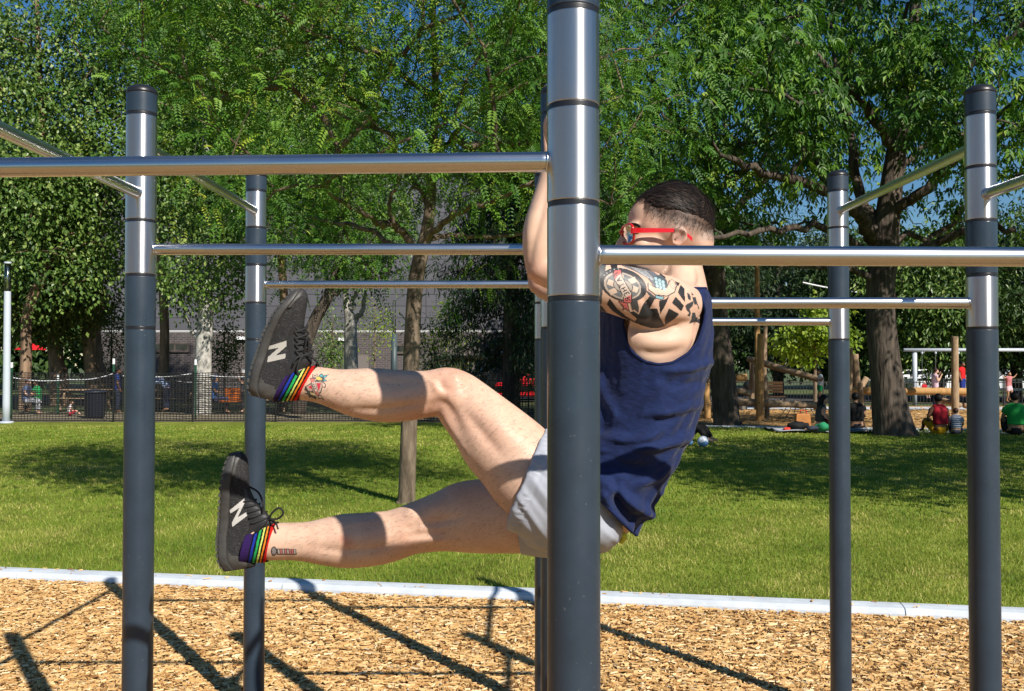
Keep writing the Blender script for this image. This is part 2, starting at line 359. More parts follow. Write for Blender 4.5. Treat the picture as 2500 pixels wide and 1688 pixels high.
P = {'L0': (XL, 1.915), 'C1': (.116, ROW[0]), 'R0': (XR, 1.905), 'L1': (XL - .004, ROW[1]), 'C2': (.146, ROW[1]), 'R1': (XR, ROW[1]),
     'L2': (-1.243, ROW[2]), 'C3': (.159, ROW[2]), 'R2': (XR + .001, ROW[2])}
for k, s in {'L0': 'dssdd', 'C1': 'sssdd', 'R0': 'sdsdd', 'L1': 'dsssd', 'C2': 'sssdd', 'R1': 'sdssd', 'L2': 'dsdsd', 'C3': 'ssddd', 'R2': 'sdssd'}.items():
    post(*P[k], s)
def hbar(a, b, z, name='pull_up_bar'):
    A, B = np.array((*P[a], H + z)), np.array((*P[b], H + z)); d = (B - A) / np.linalg.norm(B - A)
    n = 24; pts = [A + d * .02, A + d * .06, (A + B) / 2, B - d * .06, B - d * .02]
    o = MB().tube(pts, BR, 28).build(name, m_steel, rig, True)
    for Q_, s in ((A, 1), (B, -1)):                          # weld bead where the bar meets the sleeve
        e = Q_ + d * s * (PR - .001)
        MB().tube([e - d * s * .002, e + d * s * .003], [BR + .0025, BR + .0006], 28).build('weld', m_steel, o, True)
hbar('C1', 'L0', .386); hbar('C1', 'R0', .209)
hbar('L1', 'C2', .392); hbar('C2', 'R1', .211)
hbar('L2', 'C3', .394); hbar('C3', 'R2', .213)
hbar('L0', 'L1', .577); hbar('R0', 'R1', .572); hbar('C1', 'C2', .577)
hbar('L1', 'L2', .748); hbar('R1', 'R2', .748)
# ------------------------------------------------------------------ the man on the bars
PSC = 1.15                                                 # the depths below are noted for a nearer man; all are moved back by this
PY = 2.20; PYW = PY * PSC                                  # depth of his spine, noted and real
def sec(c, u, v, ra, rb, n=40, e=1.0):
    th = np.linspace(0, 2 * np.pi, n, endpoint=False); cs, sn = np.cos(th), np.sin(th)
    if e != 1.0: cs, sn = np.sign(cs) * abs(cs) ** e, np.sign(sn) * abs(sn) ** e
    return c + u * ra * cs[:, None] + v * rb * sn[:, None]
def loft(st, n=40, k=5, cap=.75, grow=0., ends=(True, True)):
    """st: (px, py, Y, r_px, depth_radius_m or None, (ux, uy) or None): elliptical sections along a limb seen from the side"""
    A = []
    for s in st:
        px, py, Y, r = s[:4]; d = s[4] if len(s) > 4 and s[4] is not None else r * Y / F
        uu = s[5] if len(s) > 5 else None
        c = at(px, py, Y); A.append((*c, (r * Y / F + grow) * PSC, (d + grow) * PSC, *(uu if uu else (0, 0)), 1. if uu else 0.))
    A = np.array(A); c = A[:, :3]
    t = np.gradient(c, axis=0); t /= np.linalg.norm(t, axis=1, keepdims=True)
    U = np.stack([-t[:, 2], 0 * t[:, 0], t[:, 0]], 1)
    for i in range(len(A)):
        if A[i, 7]:
            w = np.array((A[i, 5], 0, -A[i, 6])); w /= np.linalg.norm(w); U[i] = w if np.dot(w, U[i]) >= 0 else -w
    U /= np.linalg.norm(U, axis=1, keepdims=True)
    S = smooth_path(np.concatenate([c, A[:, 3:5], U], 1), k)
    c, ra, rb, U = S[:, :3], S[:, 3], S[:, 4], S[:, 5:8]
    U /= np.linalg.norm(U, axis=1, keepdims=True)
    t = np.gradient(c, axis=0); t /= np.linalg.norm(t, axis=1, keepdims=True)
    rings = []
    if cap and ends[0]:
        for a in (.97, .85, .6, .3): rings.append((c[0] - t[0] * min(ra[0], rb[0]) * cap * a, U[0], t[0], ra[0] * math.sqrt(1 - a * a), rb[0] * math.sqrt(1 - a * a)))
    for i in range(len(c)): rings.append((c[i], U[i], t[i], ra[i], rb[i]))
    if cap and ends[1]:
        for a in (.3, .6, .85, .97): rings.append((c[-1] + t[-1] * min(ra[-1], rb[-1]) * cap * a, U[-1], t[-1], ra[-1] * math.sqrt(1 - a * a), rb[-1] * math.sqrt(1 - a * a)))
    V = []
    for cc, u, tt, a, b in rings:
        v = np.cross(tt, u); v /= np.linalg.norm(v); V.append(sec(cc, u, v, a, b, n))
    V = np.concatenate(V); R = len(rings)
    i = np.arange(n); j = (i + 1) % n
    Q = np.concatenate([np.stack([a * n + i, (a + 1) * n + i, (a + 1) * n + j, a * n + j], 1) for a in range(R - 1)])
    V = np.concatenate([V, [rings[0][0]], [rings[-1][0]]]); b = R * n
    T = np.concatenate([np.stack([np.full(n, b), i, j], 1), np.stack([np.full(n, b + 1), (R - 1) * n + j, (R - 1) * n + i], 1)])
    return V, Q, T
def ell(px, py, Y, rx, ry, rd, rot=0., n=28, m=18):
    c = at(px, py, Y); s = Y / F * PSC; rd = rd * PSC; cr, sr = math.cos(rot), math.sin(rot); V = []
    for i in range(m + 1):
        ph = math.pi * i / m
        for j in range(n):
            th = 2 * math.pi * j / n; a, b, d = rx * s * math.sin(ph) * math.cos(th), ry * s * -math.cos(ph), rd * math.sin(ph) * math.sin(th)
            V.append((c[0] + a * cr - b * sr, c[1] + d, c[2] + a * sr + b * cr))
    Q = [(i * n + j, i * n + (j + 1) % n, (i + 1) * n + (j + 1) % n, (i + 1) * n + j) for i in range(m) for j in range(n)]
    return np.array(V), np.array(Q), None
def remeshed(parts, voxel, smooth=4, fac=.5, name='body'):
    """one continuous surface from overlapping closed pieces"""
    mb = MB()
    for p in parts: mb.add(*p)
    me = mb.mesh(name); o = bpy.data.objects.new('tmp', me); C.objects.link(o)
    r = o.modifiers.new('r', 'REMESH'); r.mode = 'VOXEL'; r.voxel_size = voxel; r.use_smooth_shade = True
    if smooth:
        s = o.modifiers.new('s', 'SMOOTH'); s.factor = fac; s.iterations = smooth
    dg = bpy.context.evaluated_depsgraph_get(); dg.update()
    out = bpy.data.meshes.new_from_object(o.evaluated_get(dg)); out.name = name
    bpy.data.objects.remove(o); bpy.data.meshes.remove(me); return out
def coords(me):
    a = np.empty(len(me.vertices) * 3, np.float32); me.vertices.foreach_get('co', a); return a.reshape(-1, 3).astype(float)
def normals(me):
    a = np.empty(len(me.vertices) * 3, np.float32); me.vertices.foreach_get('normal', a); return a.reshape(-1, 3).astype(float)
def set_coords(me, V): me.vertices.foreach_set('co', np.asarray(V, np.float32).ravel()); me.update()
def to_px(V):
    d = V - np.array((0, 0, H)); y = d[:, 1] * cP + d[:, 2] * sP; z = -d[:, 1] * sP + d[:, 2] * cP
    return np.stack([CX + F * d[:, 0] / y, CY - F * z / y], 1)
def in_poly(P2, poly):
    x, y = P2[:, 0], P2[:, 1]; r = np.zeros(len(P2), bool); n = len(poly)
    for i in range(n):
        x0, y0 = poly[i]; x1, y1 = poly[(i + 1) % n]
        if y0 == y1: continue
        c = ((y0 > y) != (y1 > y)) & (x < (x1 - x0) * (y - y0) / (y1 - y0) + x0); r ^= c
    return r
def vnoise(V, seed=0):
    """cheap smooth noise in -1..1 made of sines"""
    r = np.random.default_rng(seed); out = np.zeros(len(V))
    for k in range(7):
        w = r.normal(0, 1, 3); out += np.sin(V @ w + r.uniform(0, 6.28))
    return out / 4.

YN, YF = 2.165, 2.33                                        # near and far leg
near_leg = [(738, 936, YN, 41), (765, 938, YN, 43), (792, 943, YN, 45), (820, 950, YN, 49), (860, 958, YN, 58, .050), (907, 963, YN, 64, .053), (950, 967, YN, 65, .054),
            (1003, 966, YN, 61, .052), (1046, 962, YN, 57, .051), (1085, 958, YN, 61, .055), (1110, 969, YN, 67, .058), (1136, 992, YN, 73, .061), (1168, 1023, YN - .008, 80, .066),
            (1205, 1066, YN - .02, 93, .074), (1250, 1110, YN - .032, 100, .078), (1300, 1165, YN - .042, 106, .084), (1400, 1230, YN - .03, 104, .085)]
far_leg = [(630, 1325, YF, 42), (665, 1323, YF, 45), (704, 1322, YF, 45), (748, 1323, YF, 48), (786, 1323, YF, 56, .05), (839, 1321, YF, 65, .054), (884, 1319, YF, 65.5, .055), (928, 1314, YF, 64, .054),
           (965, 1306, YF, 61, .053), (1003, 1293, YF, 61, .055), (1070, 1276, YF, 71, .062), (1125, 1264, YF, 85, .072), (1185, 1260, YF - .005, 90, .08), (1290, 1258, YF - .035, 92, .085), (1410, 1255, YF - .05, 95, .085)]
# torso sections: back outline point, direction to the back, half thickness, half width
TS = [((1552, 1306), (.685, .73), 140, .162), ((1598, 1232), (.80, .60), 130, .158), ((1655, 1125), (.87, .49), 130, .160), ((1701, 1010), (.92, .39), 137, .170),
      ((1727, 907), (.95, .31), 144, .180), ((1733, 820), (.97, .24), 142, .184), ((1733, 755), (.98, .2), 118, .172)]
def torso(g_px, g_m, top=True):
    st = []
    for (bx, by), (ux, uy), a, b in TS: st.append((bx - ux * a, by - uy * a, PY, a + g_px, b + g_m, (ux, uy)))
    if top: st += [(1640, 708, PY, 88 + g_px, .140 + g_m, (.98, .1)), (1650, 690, PY, 62 + g_px, .10 + g_m, (1, 0))]
    return st
parts = [loft(near_leg), loft(far_leg), loft(torso(-20, -.016), n=56), loft([(1435, 1262, PY, 84, .145), (1465, 1215, PY, 90, .142), (1490, 1165, PY, 96, .14)]),
         # near arm: upper arm, forearm
         loft([(1660, 745, 2.085, 58, .052), (1622, 737, 2.05, 64, .054), (1560, 722, 2.03, 65, .052), (1500, 706, 2.02, 61, .050), (1440, 690, 2.015, 57, .048), (1380, 672, 2.01, 51, .044), (1322, 656, 2.01, 40, .036)]),
         loft([(1322, 662, 2.01, 37, .034), (1319, 632, 2.01, 40, .037), (1320, 590, 2.01, 45, .040), (1324, 552, 2.01, 45, .040), (1334, 512, 2.01, 42, .037), (1346, 460, 2.012, 37, .032), (1354, 415, 2.012, 32, .028), (1360, 385, 2.015, 28, .028), (1364, 362, 2.015, 27, .033)]),
         # far arm
         loft([(1640, 765, 2.33, 56, .05), (1560, 752, 2.36, 60, .05), (1480, 735, 2.39, 55, .047), (1400, 715, 2.41, 48, .043), (1330, 694, 2.42, 37, .035)]),
         loft([(1324, 697, 2.42, 34, .033), (1322, 660, 2.42, 36, .036), (1324, 610, 2.42, 38, .038), (1332, 560, 2.42, 35, .035), (1341, 510, 2.42, 29, .029), (1346, 470, 2.42, 25, .026), (1347, 448, 2.42, 25, .031)]),
         # neck, shoulders
         loft([(1640, 585, PY, 58, .056), (1652, 640, PY, 57, .058), (1658, 680, PY, 62, .070), (1655, 725, PY, 75, .09)]),
         loft([(1664, 672, PY, 38, .05), (1652, 705, 2.12, 42, .045), (1636, 735, 2.065, 48, .045)]),
         loft([(1664, 672, PY, 38, .05), (1655, 712, 2.29, 42, .045), (1645, 750, 2.34, 48, .045)]),
         ell(1612, 812, 2.055, 80, 92, .028, -.3), ell(1676, 800, 2.10, 32, 60, .026, .1)]
# head
HY = PY - .01; HYW = HY * PSC
parts += [ell(1647, 543, HY, 97, 86, .074, -.12), ell(1590, 545, HY, 58, 70, .064), ell(1585, 600, HY, 60, 62, .058), ell(1592, 655, HY, 52, 46, .050),
          ell(1557, 684, HY, 26, 22, .026), ell(1548, 556, HY, 22, 12, .054), ell(1568, 597, HY - .040, 26, 20, .020), ell(1568, 597, HY + .040, 26, 20, .020),
          loft([(1537, 562, HY, 10, .009), (1524, 582, HY, 11, .010), (1512, 606, HY, 13, .014), (1520, 616, HY, 12, .016)]),
          ell(1532, 642, HY, 13, 9, .022), ell(1560, 640, HY, 34, 40, .045), ell(1700, 590, HY, 42, 60, .055)]
def ear(sgn):
    y0 = HY + sgn * .0735; out = []
    hel = [(1640, 585), (1646, 569), (1651, 560), (1659, 557), (1668, 560), (1674, 568), (1675, 578), (1670, 589), (1662, 596), (1652, 598), (1643, 595)]
    off = [.000, .004, .008, .011, .013, .014, .013, .010, .008, .006, .002]
    mb = MB(); pts = smooth_path([at(x, y, y0 + sgn * o) for (x, y), o in zip(hel, off)], 4)
    V, Q, T = tube_arrays(pts, .0042 * PSC, 10, True); out.append((V, Q, T))
    V, Q, T = tube_arrays(smooth_path([at(x, y, y0 + sgn * o) for x, y, o in ((1655, 567, .004), (1663, 571, .006), (1665, 580, .006), (1660, 589, .005))], 4), .003, 8, True); out.append((V, Q, T))
    out.append(ell(1659, 577, y0 + sgn * .002, 13, 18, .005)); out.append(ell(1641, 584, y0 + sgn * .002, 4, 6, .005))
    return out
parts += ear(-1) + ear(1)
# hands closed round the depth bar (bar at H+.577 running in Y)
def hand(Yn, sgn, wpx, up_thumb=False):
    Yc = Yn * PSC; bx = .116 + (Yc - ROW[0]) / (ROW[1] - ROW[0]) * .03; bz = H + .577; out = []
    w = at(*wpx, Yn)
    palm = [w, (w + np.array((bx - .033, Yc, bz - .02))) / 2, np.array((bx - .036, Yc, bz - .004)), np.array((bx - .030, Yc, bz + .014))]
    pr = [(.022, .031), (.021, .040), (.016, .045), (.012, .042)]
    V = []; n = 24; ps = smooth_path(np.concatenate([np.array(palm), np.array(pr)], 1), 5)
    t = np.gradient(ps[:, :3], axis=0); t /= np.linalg.norm(t, axis=1, keepdims=True); rr = []
    for p, tt in zip(ps, t):
        v = np.array((0, 1., 0)); u = np.cross(tt, v); u /= np.linalg.norm(u); rr.append(sec(p[:3], u, v, p[3], p[4], n, .8))
    V = np.concatenate(rr); R = len(rr); i = np.arange(n); j = (i + 1) % n
    Q = np.concatenate([np.stack([a * n + i, (a + 1) * n + i, (a + 1) * n + j, a * n + j], 1) for a in range(R - 1)])
    V = np.concatenate([V, [ps[0, :3]], [ps[-1, :3]]]); b = R * n
    T = np.concatenate([np.stack([np.full(n, b), i, j], 1), np.stack([np.full(n, b + 1), (R - 1) * n + j, (R - 1) * n + i], 1)])
    out.append((V, Q, T))
    for k in range(4):                                      # fingers over the bar: knuckle, two bends, tip
        y = Yc + (k - 1.5) * .0232; ln = (1.0, 1.1, 1.05, .86)[k if sgn > 0 else 3 - k]; r = BR + .0088
        ang = np.radians(np.array([172, 130, 85, 40, -5, -40]) * 1.0); ang = np.radians(172 - (172 + 40 * ln) * np.linspace(0, 1, 7) * (.92 + .08 * ln))
        pts = [np.array((bx + r * math.cos(a), y, bz + r * math.sin(a))) for a in ang]
        out.append(tube_arrays(smooth_path(pts, 3), np.linspace(.0098, .008, 19), 10, True))
        out.append((MB().ball(pts[-1], .0078, 10, 6).v[0], MB().ball(pts[-1], .0078, 10, 6).q[0], None))
    yt = Yc + sgn * .046                                    # thumb leaves the side of the palm and closes under the bar
    th = [np.array((w[0] + .004, Yc + sgn * .024, w[2] + .03)), np.array((bx - .024, yt - sgn * .004, bz - .028)), np.array((bx - .004, yt - sgn * .012, bz - .0295)), np.array((bx + .020, yt - sgn * .022, bz - .022))]
    if up_thumb: q = at(1333, 302, Yn); th = [np.array((bx - .030, Yc - .03, bz - .015)), np.array((bx - .034, Yc - .035, bz + .02)), np.array((q[0] + .001, Yc - .03, (bz + .02) * .4 + q[2] * .6)), q + np.array((.002, -.02, -.004))]
    out.append(tube_arrays(smooth_path(th, 4), np.linspace(.0135, .0095 if up_thumb else .0082, 13), 10, True))
    out.append((MB().ball(th[-1], .0083, 10, 6).v[0], MB().ball(th[-1], .0083, 10, 6).q[0], None))
    return out
parts += hand(2.015, 1, (1364, 364)) + hand(2.42, -1, (1347, 450), True)
body = remeshed(parts, .0054, 2, .45)
V = coords(body); pxy = to_px(V); bn = normals(body)
facing = np.clip(-bn[:, 1] * 1.5, 0, 1)
def sculpt(pts, wid, amp, y0=0., y1=9.):
    # a ridge (amp > 0) or groove (amp < 0) along a line on the side towards the camera: muscles, tendons, skin folds
    P_ = smooth_path(np.array(pts, float), 6); best = np.full(len(V), 1e9); tt = np.zeros(len(V)); n = len(P_) - 1
    for i in range(n):
        a, b = P_[i], P_[i + 1]; L2 = max(((b - a) ** 2).sum(), 1e-9); t = np.clip(((pxy - a) @ (b - a)) / L2, 0, 1); d = np.linalg.norm(pxy - (a + t[:, None] * (b - a)), axis=1)
        m = d < best; best[m] = d[m]; tt[m] = (i + t[m]) / n
    return amp * PSC * np.exp(-(best / wid) ** 2) * np.sin(np.pi * np.clip(tt, .04, .96)) ** .5 * facing * (V[:, 1] > y0 * PSC) * (V[:, 1] < y1 * PSC)
D_ = np.zeros(len(V))
for a_ in ([(850, 1000), (930, 1000), (1000, 990), (1045, 985)], 9, -.0045), ([(860, 968), (940, 972), (1010, 978)], 20, .004), ([(820, 915), (930, 912), (1030, 918)], 10, .003), ([(830, 932), (930, 935), (1030, 936)], 9, -.0025), \
          ([(1050, 1000), (1078, 985), (1100, 1005), (1125, 1045)], 13, -.007), ([(1080, 1015), (1110, 1060), (1140, 1110)], 9, .005), ([(1128, 1000), (1175, 1055), (1225, 1115)], 14, -.0055), ([(1160, 985), (1215, 1035), (1270, 1090)], 26, .005), \
          ([(1092, 912), (1112, 922), (1118, 938)], 15, .0055), ([(1070, 925), (1080, 945), (1100, 955)], 9, -.005), ([(1120, 955), (1140, 945), (1152, 930)], 9, -.004), ([(1045, 930), (1062, 940), (1075, 960)], 9, .004): D_ += sculpt(*a_, y1=2.25)
for a_ in ([(760, 1335), (840, 1345), (920, 1340), (965, 1325)], 10, -.0045), ([(790, 1310), (860, 1308), (930, 1302)], 22, .004), ([(700, 1295), (800, 1287), (920, 1272)], 9, .003), ([(985, 1262), (1005, 1255), (1015, 1270)], 15, .005), ([(985, 1290), (1005, 1290), (1020, 1275)], 9, -.005), \
          ([(1030, 1250), (1065, 1240), (1100, 1228)], 20, .007), ([(1020, 1280), (1070, 1275), (1130, 1262)], 10, -.005), ([(1000, 1325), (1050, 1320), (1110, 1318)], 9, .004), ([(985, 1310), (1020, 1306), (1080, 1300)], 9, -.004): D_ += sculpt(*a_, y0=2.2)
for a_ in ([(1292, 650), (1302, 590), (1322, 520), (1338, 450)], 9, -.0045), ([(1290, 600), (1292, 560), (1305, 510)], 14, .003), ([(1582, 800), (1592, 770), (1575, 735), (1560, 700)], 8, -.004), ([(1500, 760), (1560, 775), (1600, 770)], 12, .004), ([(1525, 795), (1560, 806), (1610, 806), (1650, 795)], 7, -.010), \
          ([(1545, 830), (1590, 838), (1640, 838), (1685, 825)], 18, .007), ([(1560, 858), (1610, 864), (1660, 852)], 9, -.004), ([(1650, 770), (1690, 780), (1705, 810)], 12, .004), ([(1625, 660), (1650, 680), (1668, 700)], 8, -.005), ([(1690, 655), (1695, 680), (1690, 700)], 8, .004): D_ += sculpt(*a_, y1=2.3)
V = V + bn * D_[:, None]; set_coords(body, V)
SKIN = np.array((.63, .42, .31))
col = np.tile(SKIN, (len(V), 1))
nz = vnoise(V * 28, 1)[:, None]; col *= 1 + .085 * nz * np.array((.45, 1., 1.1)) + .06 * vnoise(V * 75, 2)[:, None] * np.array((.7, 1, 1)) + .05 * vnoise(V * 11, 8)[:, None] * np.array((.3, 1, 1.2))
def blend(mask, c): 
    m = np.clip(mask, 0, 1)[:, None]; col[:] = col * (1 - m) + np.array(c) * m
def spot(px, py, r, Ymax=9, Ymin=0): return np.exp(-(((pxy[:, 0] - px) ** 2 + (pxy[:, 1] - py) ** 2) / r ** 2)) * (V[:, 1] < Ymax * PSC) * (V[:, 1] > Ymin * PSC)
blend(.45 * spot(1105, 925, 45, 2.2), (.60, .27, .19)); blend(.4 * spot(1285, 665, 35), (.60, .25, .18)); blend(.4 * spot(1290, 705, 30), (.60, .25, .18))
blend(.55 * spot(849, 1326, 14), (.55, .18, .12)); blend(.4 * spot(838, 1315, 9), (.5, .16, .1)); blend(.5 * spot(1040, 1020, 60), (.58, .31, .21))
blend(.6 * spot(1660, 577, 22, 2.2), (.66, .27, .19)); blend(.75 * spot(1655, 580, 7, 2.2), (.30, .10, .07)); blend(.35 * spot(1335, 330, 40), (.60, .29, .21))  # ear: redness, plus shade of its hollow painted into the skin; hand reddened
for qx, qy in ((1613, 588), (1596, 597), (1617, 595), (1601, 585), (1590, 590), (1622, 590)): blend(.5 * spot(qx, qy, 2.2, 2.2), (.42, .14, .09))
head = (pxy[:, 1] < 700) & (pxy[:, 0] > 1490) & (V[:, 1] > 2.09 * PSC) & (V[:, 1] < 2.31 * PSC)
hl = np.interp(pxy[:, 0], [1500, 1560, 1585, 1620, 1660, 1700, 1730, 1760], [430, 500, 512, 522, 532, 545, 560, 570])   # lower edge of the long hair
fade = np.clip(1 - (pxy[:, 1] - hl) / 34., 0, 1) * (pxy[:, 0] > 1572 - (pxy[:, 1] - 505) * .1)
blend(np.where(head, fade * .88, 0), (.045, .028, .02))
blend(np.where(head & (pxy[:, 0] > 1585) & (pxy[:, 1] > hl) & (pxy[:, 1] < 588), .38, 0) * np.clip((V[:, 0] - at(1585, 560, HY)[0]) / .03, 0, 1), (.42, .34, .30))
blend(np.where(head & (pxy[:, 1] > 628) & (pxy[:, 0] < 1640), .45, 0), (.14, .085, .06))        # beard
a = body.attributes.new('paint', 'FLOAT_COLOR', 'POINT'); cc = np.ones((len(V), 4), np.float32); cc[:, :3] = np.clip(col, 0, 1); a.data.foreach_set('color', cc.ravel())
m_skin = mat_paint('skin', .48, .4, (420, .14, .0015), .12)
man = empty('person', tuple(at(1400, 1255, PY)), 'man in navy tank top and grey shorts hanging in an L-sit from the bars', 'person')
bodyo = link('body', body, m_skin, man)
bvh_body = BVHTree.FromPolygons([tuple(v) for v in V], [tuple(p.vertices) for p in body.polygons])

# ---- clothes
def wrinkle(V, amp, scale, seed, direction=None):
    W = V * scale
    if direction is not None:
        d = np.array(direction, float); d /= np.linalg.norm(d); W = W - np.outer(V @ d, d) * scale * .8
    a = vnoise(W, seed); b = vnoise(W * 2.1 + 3, seed + 1); return amp * (np.sign(a) * abs(a) ** .8 * .7 + .45 * b)
def tank_top():
    st = torso(-9, -.005); n = 220
    V, Q, T = loft(st, n=n, k=26, cap=.6, ends=(False, True)); V = V.copy()
    nr = len(V) // n; ctr = V[:nr * n].reshape(nr, n, 3).mean(1); ctr = np.repeat(ctr, n, 0)
    body_ = V[:nr * n]; out = body_ - ctr; out /= np.maximum(np.linalg.norm(out, axis=1, keepdims=True), 1e-6)
    p2 = to_px(body_)
    ax = np.array((.47, 0, .88)); low = np.clip((p2[:, 1] - 900) / 380, 0, 1)
    d = wrinkle(body_, .0055, 17, 11, (.62, 0.2, .78)) * (.35 + low) + wrinkle(body_, .0030, 46, 21, (.5, .1, .75)) * (.4 + .8 * low)
    # folds gathered toward the hip at the front and a few long diagonal creases at the back
    for (x0, y0, x1, y1, wd, amp) in ((1466, 1165, 1590, 1255, 14, .010), (1466, 1120, 1560, 1140, 12, -.009), (1500, 1190, 1535, 1262, 11, -.011), (1466, 1185, 1530, 1290, 12, .008),
                                      (1560, 1095, 1672, 1062, 10, .006), (1505, 1075, 1600, 1058, 9, .005), (1630, 905, 1728, 880, 9, .004), (1600, 1010, 1700, 985, 11, .004), (1470, 900, 1500, 1010, 10, .004),
                                      (1480, 1050, 1660, 1010, 12, -.004), (1570, 1180, 1640, 1120, 9, .005), (1620, 930, 1715, 930, 12, -.003)):
        a = np.array((x0, y0), float); b = np.array((x1, y1), float); L = np.linalg.norm(b - a); dd = (b - a) / L
        s = (p2 - a) @ dd; q = (p2 - a) @ np.array((-dd[1], dd[0])) - 8 * np.sin(s / L * 3.1)
        near = (body_[:, 1] < PYW + .05)
        d += amp * np.exp(-(q / wd) ** 2) * np.exp(-((s - L / 2) / (L * .6)) ** 4) * near
    cre = lambda sc, sd, dr: (1 - np.minimum(1, abs(vnoise((body_ - np.outer(body_ @ np.array(dr), np.array(dr)) * .82) * sc, sd)) * 1.6)) ** 3
    d += .0050 * cre(15, 51, (.74, .1, .66)) * (.3 + low) + .0032 * cre(30, 52, (.9, .1, .42)) * (.35 + .8 * low) - .0040 * cre(19, 53, (.5, .1, .86)) * low
    d = np.maximum(d * 2.5 + .003, -.0030)
    body_ += out * d[:, None]; V[:nr * n] = body_
    F2 = Q.copy(); cen = V[F2].mean(1); cp = to_px(cen); side = abs(cen[:, 1] - PYW) / PSC
    arm = [(1676, 700), (1701, 720), (1714, 737), (1720, 757), (1720, 778), (1712, 812), (1698, 840), (1678, 863), (1642, 884), (1606, 888), (1575, 882), (1546, 861), (1529, 825), (1522, 791), (1530, 740), (1545, 700), (1600, 670)]
    # the same hole on the far side, moved by parallax
    sh = cp.copy(); far = cen[:, 1] > PYW; k_ = cen[:, 1] / (2.03 * PSC); sh[:, 0] = CX + (cp[:, 0] - CX) * np.where(far, k_, cen[:, 1] / (2.05 * PSC)); sh[:, 1] = 893 + (cp[:, 1] - 893) * np.where(far, k_, cen[:, 1] / (2.05 * PSC))
    hole = np.where(far, in_poly(sh, arm), in_poly(cp, arm)) & (side > .098)
    neck = (side < .075 + .02 * (cp[:, 0] < 1640)) & (cp[:, 1] < np.interp(cp[:, 0], [1440, 1560, 1640, 1720], [715, 725, 712, 704]))
    keep = ~(hole | neck | ((cp[:, 1] < 704 + .0035 * (cp[:, 0] - 1702) ** 2 * (cp[:, 0] < 1702)) & (cp[:, 0] > 1600) & (cp[:, 1] < 730)))
    me = np_mesh('tank_top', V, F2[keep]); bm = bmesh.new(); bm.from_mesh(me)
    bmesh.ops.delete(bm, geom=[v for v in bm.verts if not v.link_faces], context='VERTS')
    bnd = [v for v in bm.verts if v.is_boundary]
    for _ in range(4): bmesh.ops.smooth_vert(bm, verts=bnd, factor=.5, use_axis_x=True, use_axis_y=True, use_axis_z=True)
    # rolled binding along the open edges
    loops = []; es = {e for e in bm.edges if e.is_boundary}
    while es:
        e = es.pop(); ch = [e.verts[0], e.verts[1]]
        while True:
            nx = [x for x in ch[-1].link_edges if x in es]
            if not nx: break
            es.discard(nx[0]); ch.append(nx[0].other_vert(ch[-1]))
        if len(ch) > 30: loops.append(np.array([v.co[:] for v in ch]))
    for f in bm.faces: f.smooth = True
    bm.to_mesh(me); bm.free()
    return me, loops
m_navy = mat('navy_cotton', (.0085, .0185, .074), .85, spec=.2, var=(60, .22), bump=(42, .5, .007), sheen=.08, stretch=(1, 1, 1.8))
me, loops = tank_top()
top = link('tank_top', me, m_navy, man)
md = top.modifiers.new('solid', 'SOLIDIFY'); md.thickness = .0026; md.offset = 0
m_navy2 = mat('navy_binding', (.006, .013, .055), .85, spec=.2, bump=(600, .3, .001))
for lp in loops:
    for _ in range(5): lp[1:-1] = lp[1:-1] * .5 + (lp[:-2] + lp[2:]) * .25
    MB().tube(lp[::3], .0036, 8).build('binding', m_navy2, top, True)

shorts_parts = [loft([(1284, 1168, YN - .04, 133, .102, (-.37, .93)), (1315, 1180, YN - .042, 134, .104, (-.37, .93)), (1360, 1200, YN - .035, 132, .106, (-.38, .92)), (1420, 1236, YN - .02, 112, .11, (-.5, .86))], ends=(False, True), n=64),
                loft([(1279, 1262, YF - .03, 92, .098, (-.05, 1)), (1320, 1262, YF - .035, 97, .10, (-.05, 1)), (1400, 1262, YF - .03, 100, .11, (-.05, 1))], ends=(False, True), n=64),
                loft([(1345, 1225, PY, 120, .16), (1420, 1250, PY, 105, .165), (1462, 1266, PY, 86, .155)], n=64), loft([(1430, 1262, PY, 88, .15), (1462, 1215, PY, 92, .146), (1480, 1180, PY, 92, .14)], n=64)]
sm = remeshed(shorts_parts, .0055, 5, .5, 'shorts')
SV = coords(sm); SN = normals(sm); sp = to_px(SV)
d = wrinkle(SV, .0032, 20, 31, (.5, .1, -.8)) + wrinkle(SV, .0018, 55, 32, (.5, 0, -.8))
for (x0, y0, x1, y1, wd, amp) in ((1262, 1210, 1337, 1320, 7, .005), (1285, 1190, 1337, 1262, 7, -.004), (1300, 1170, 1340, 1225, 6, .004), (1250, 1240, 1330, 1345, 8, .004), (1290, 1130, 1337, 1170, 7, -.003), (1466, 1290, 1510, 1325, 7, .003)):
    a = np.array((x0, y0), float); b = np.array((x1, y1), float); L = np.linalg.norm(b - a); dd = (b - a) / L; s = (sp - a) @ dd; q = (sp - a) @ np.array((-dd[1], dd[0]))
    d += amp * np.exp(-(q / wd) ** 2) * np.exp(-((s - L / 2) / (L * .6)) ** 4)
# puckered elastic near the hem
hx = (sp - np.array((1284, 1168))) @ np.array((.93, .37)); hs = (sp - np.array((1284, 1168))) @ np.array((-.37, .93))
d += np.where((hx > 8) & (hx < 26) & (SV[:, 1] < PYW), .0018 * np.sin(hs * .55), 0) - np.where((abs(hx - 30) < 3) & (SV[:, 1] < PYW), .002, 0)
set_coords(sm, SV + SN * d[:, None])
m_short = mat('grey_shorts_fabric', (.34, .365, .425), .55, spec=.35, var=(30, .06), bump=(500, .15, .0008))
shorts = link('shorts', sm, m_short, man)
MB().tube(smooth_path([at(1519, 1300, 2.12), at(1524, 1312, 2.14), at(1517, 1322, 2.17)], 4), .007, 10).build('underwear_waistband', mat('lime_waistband', (.45, .55, .05), .7), man, True)

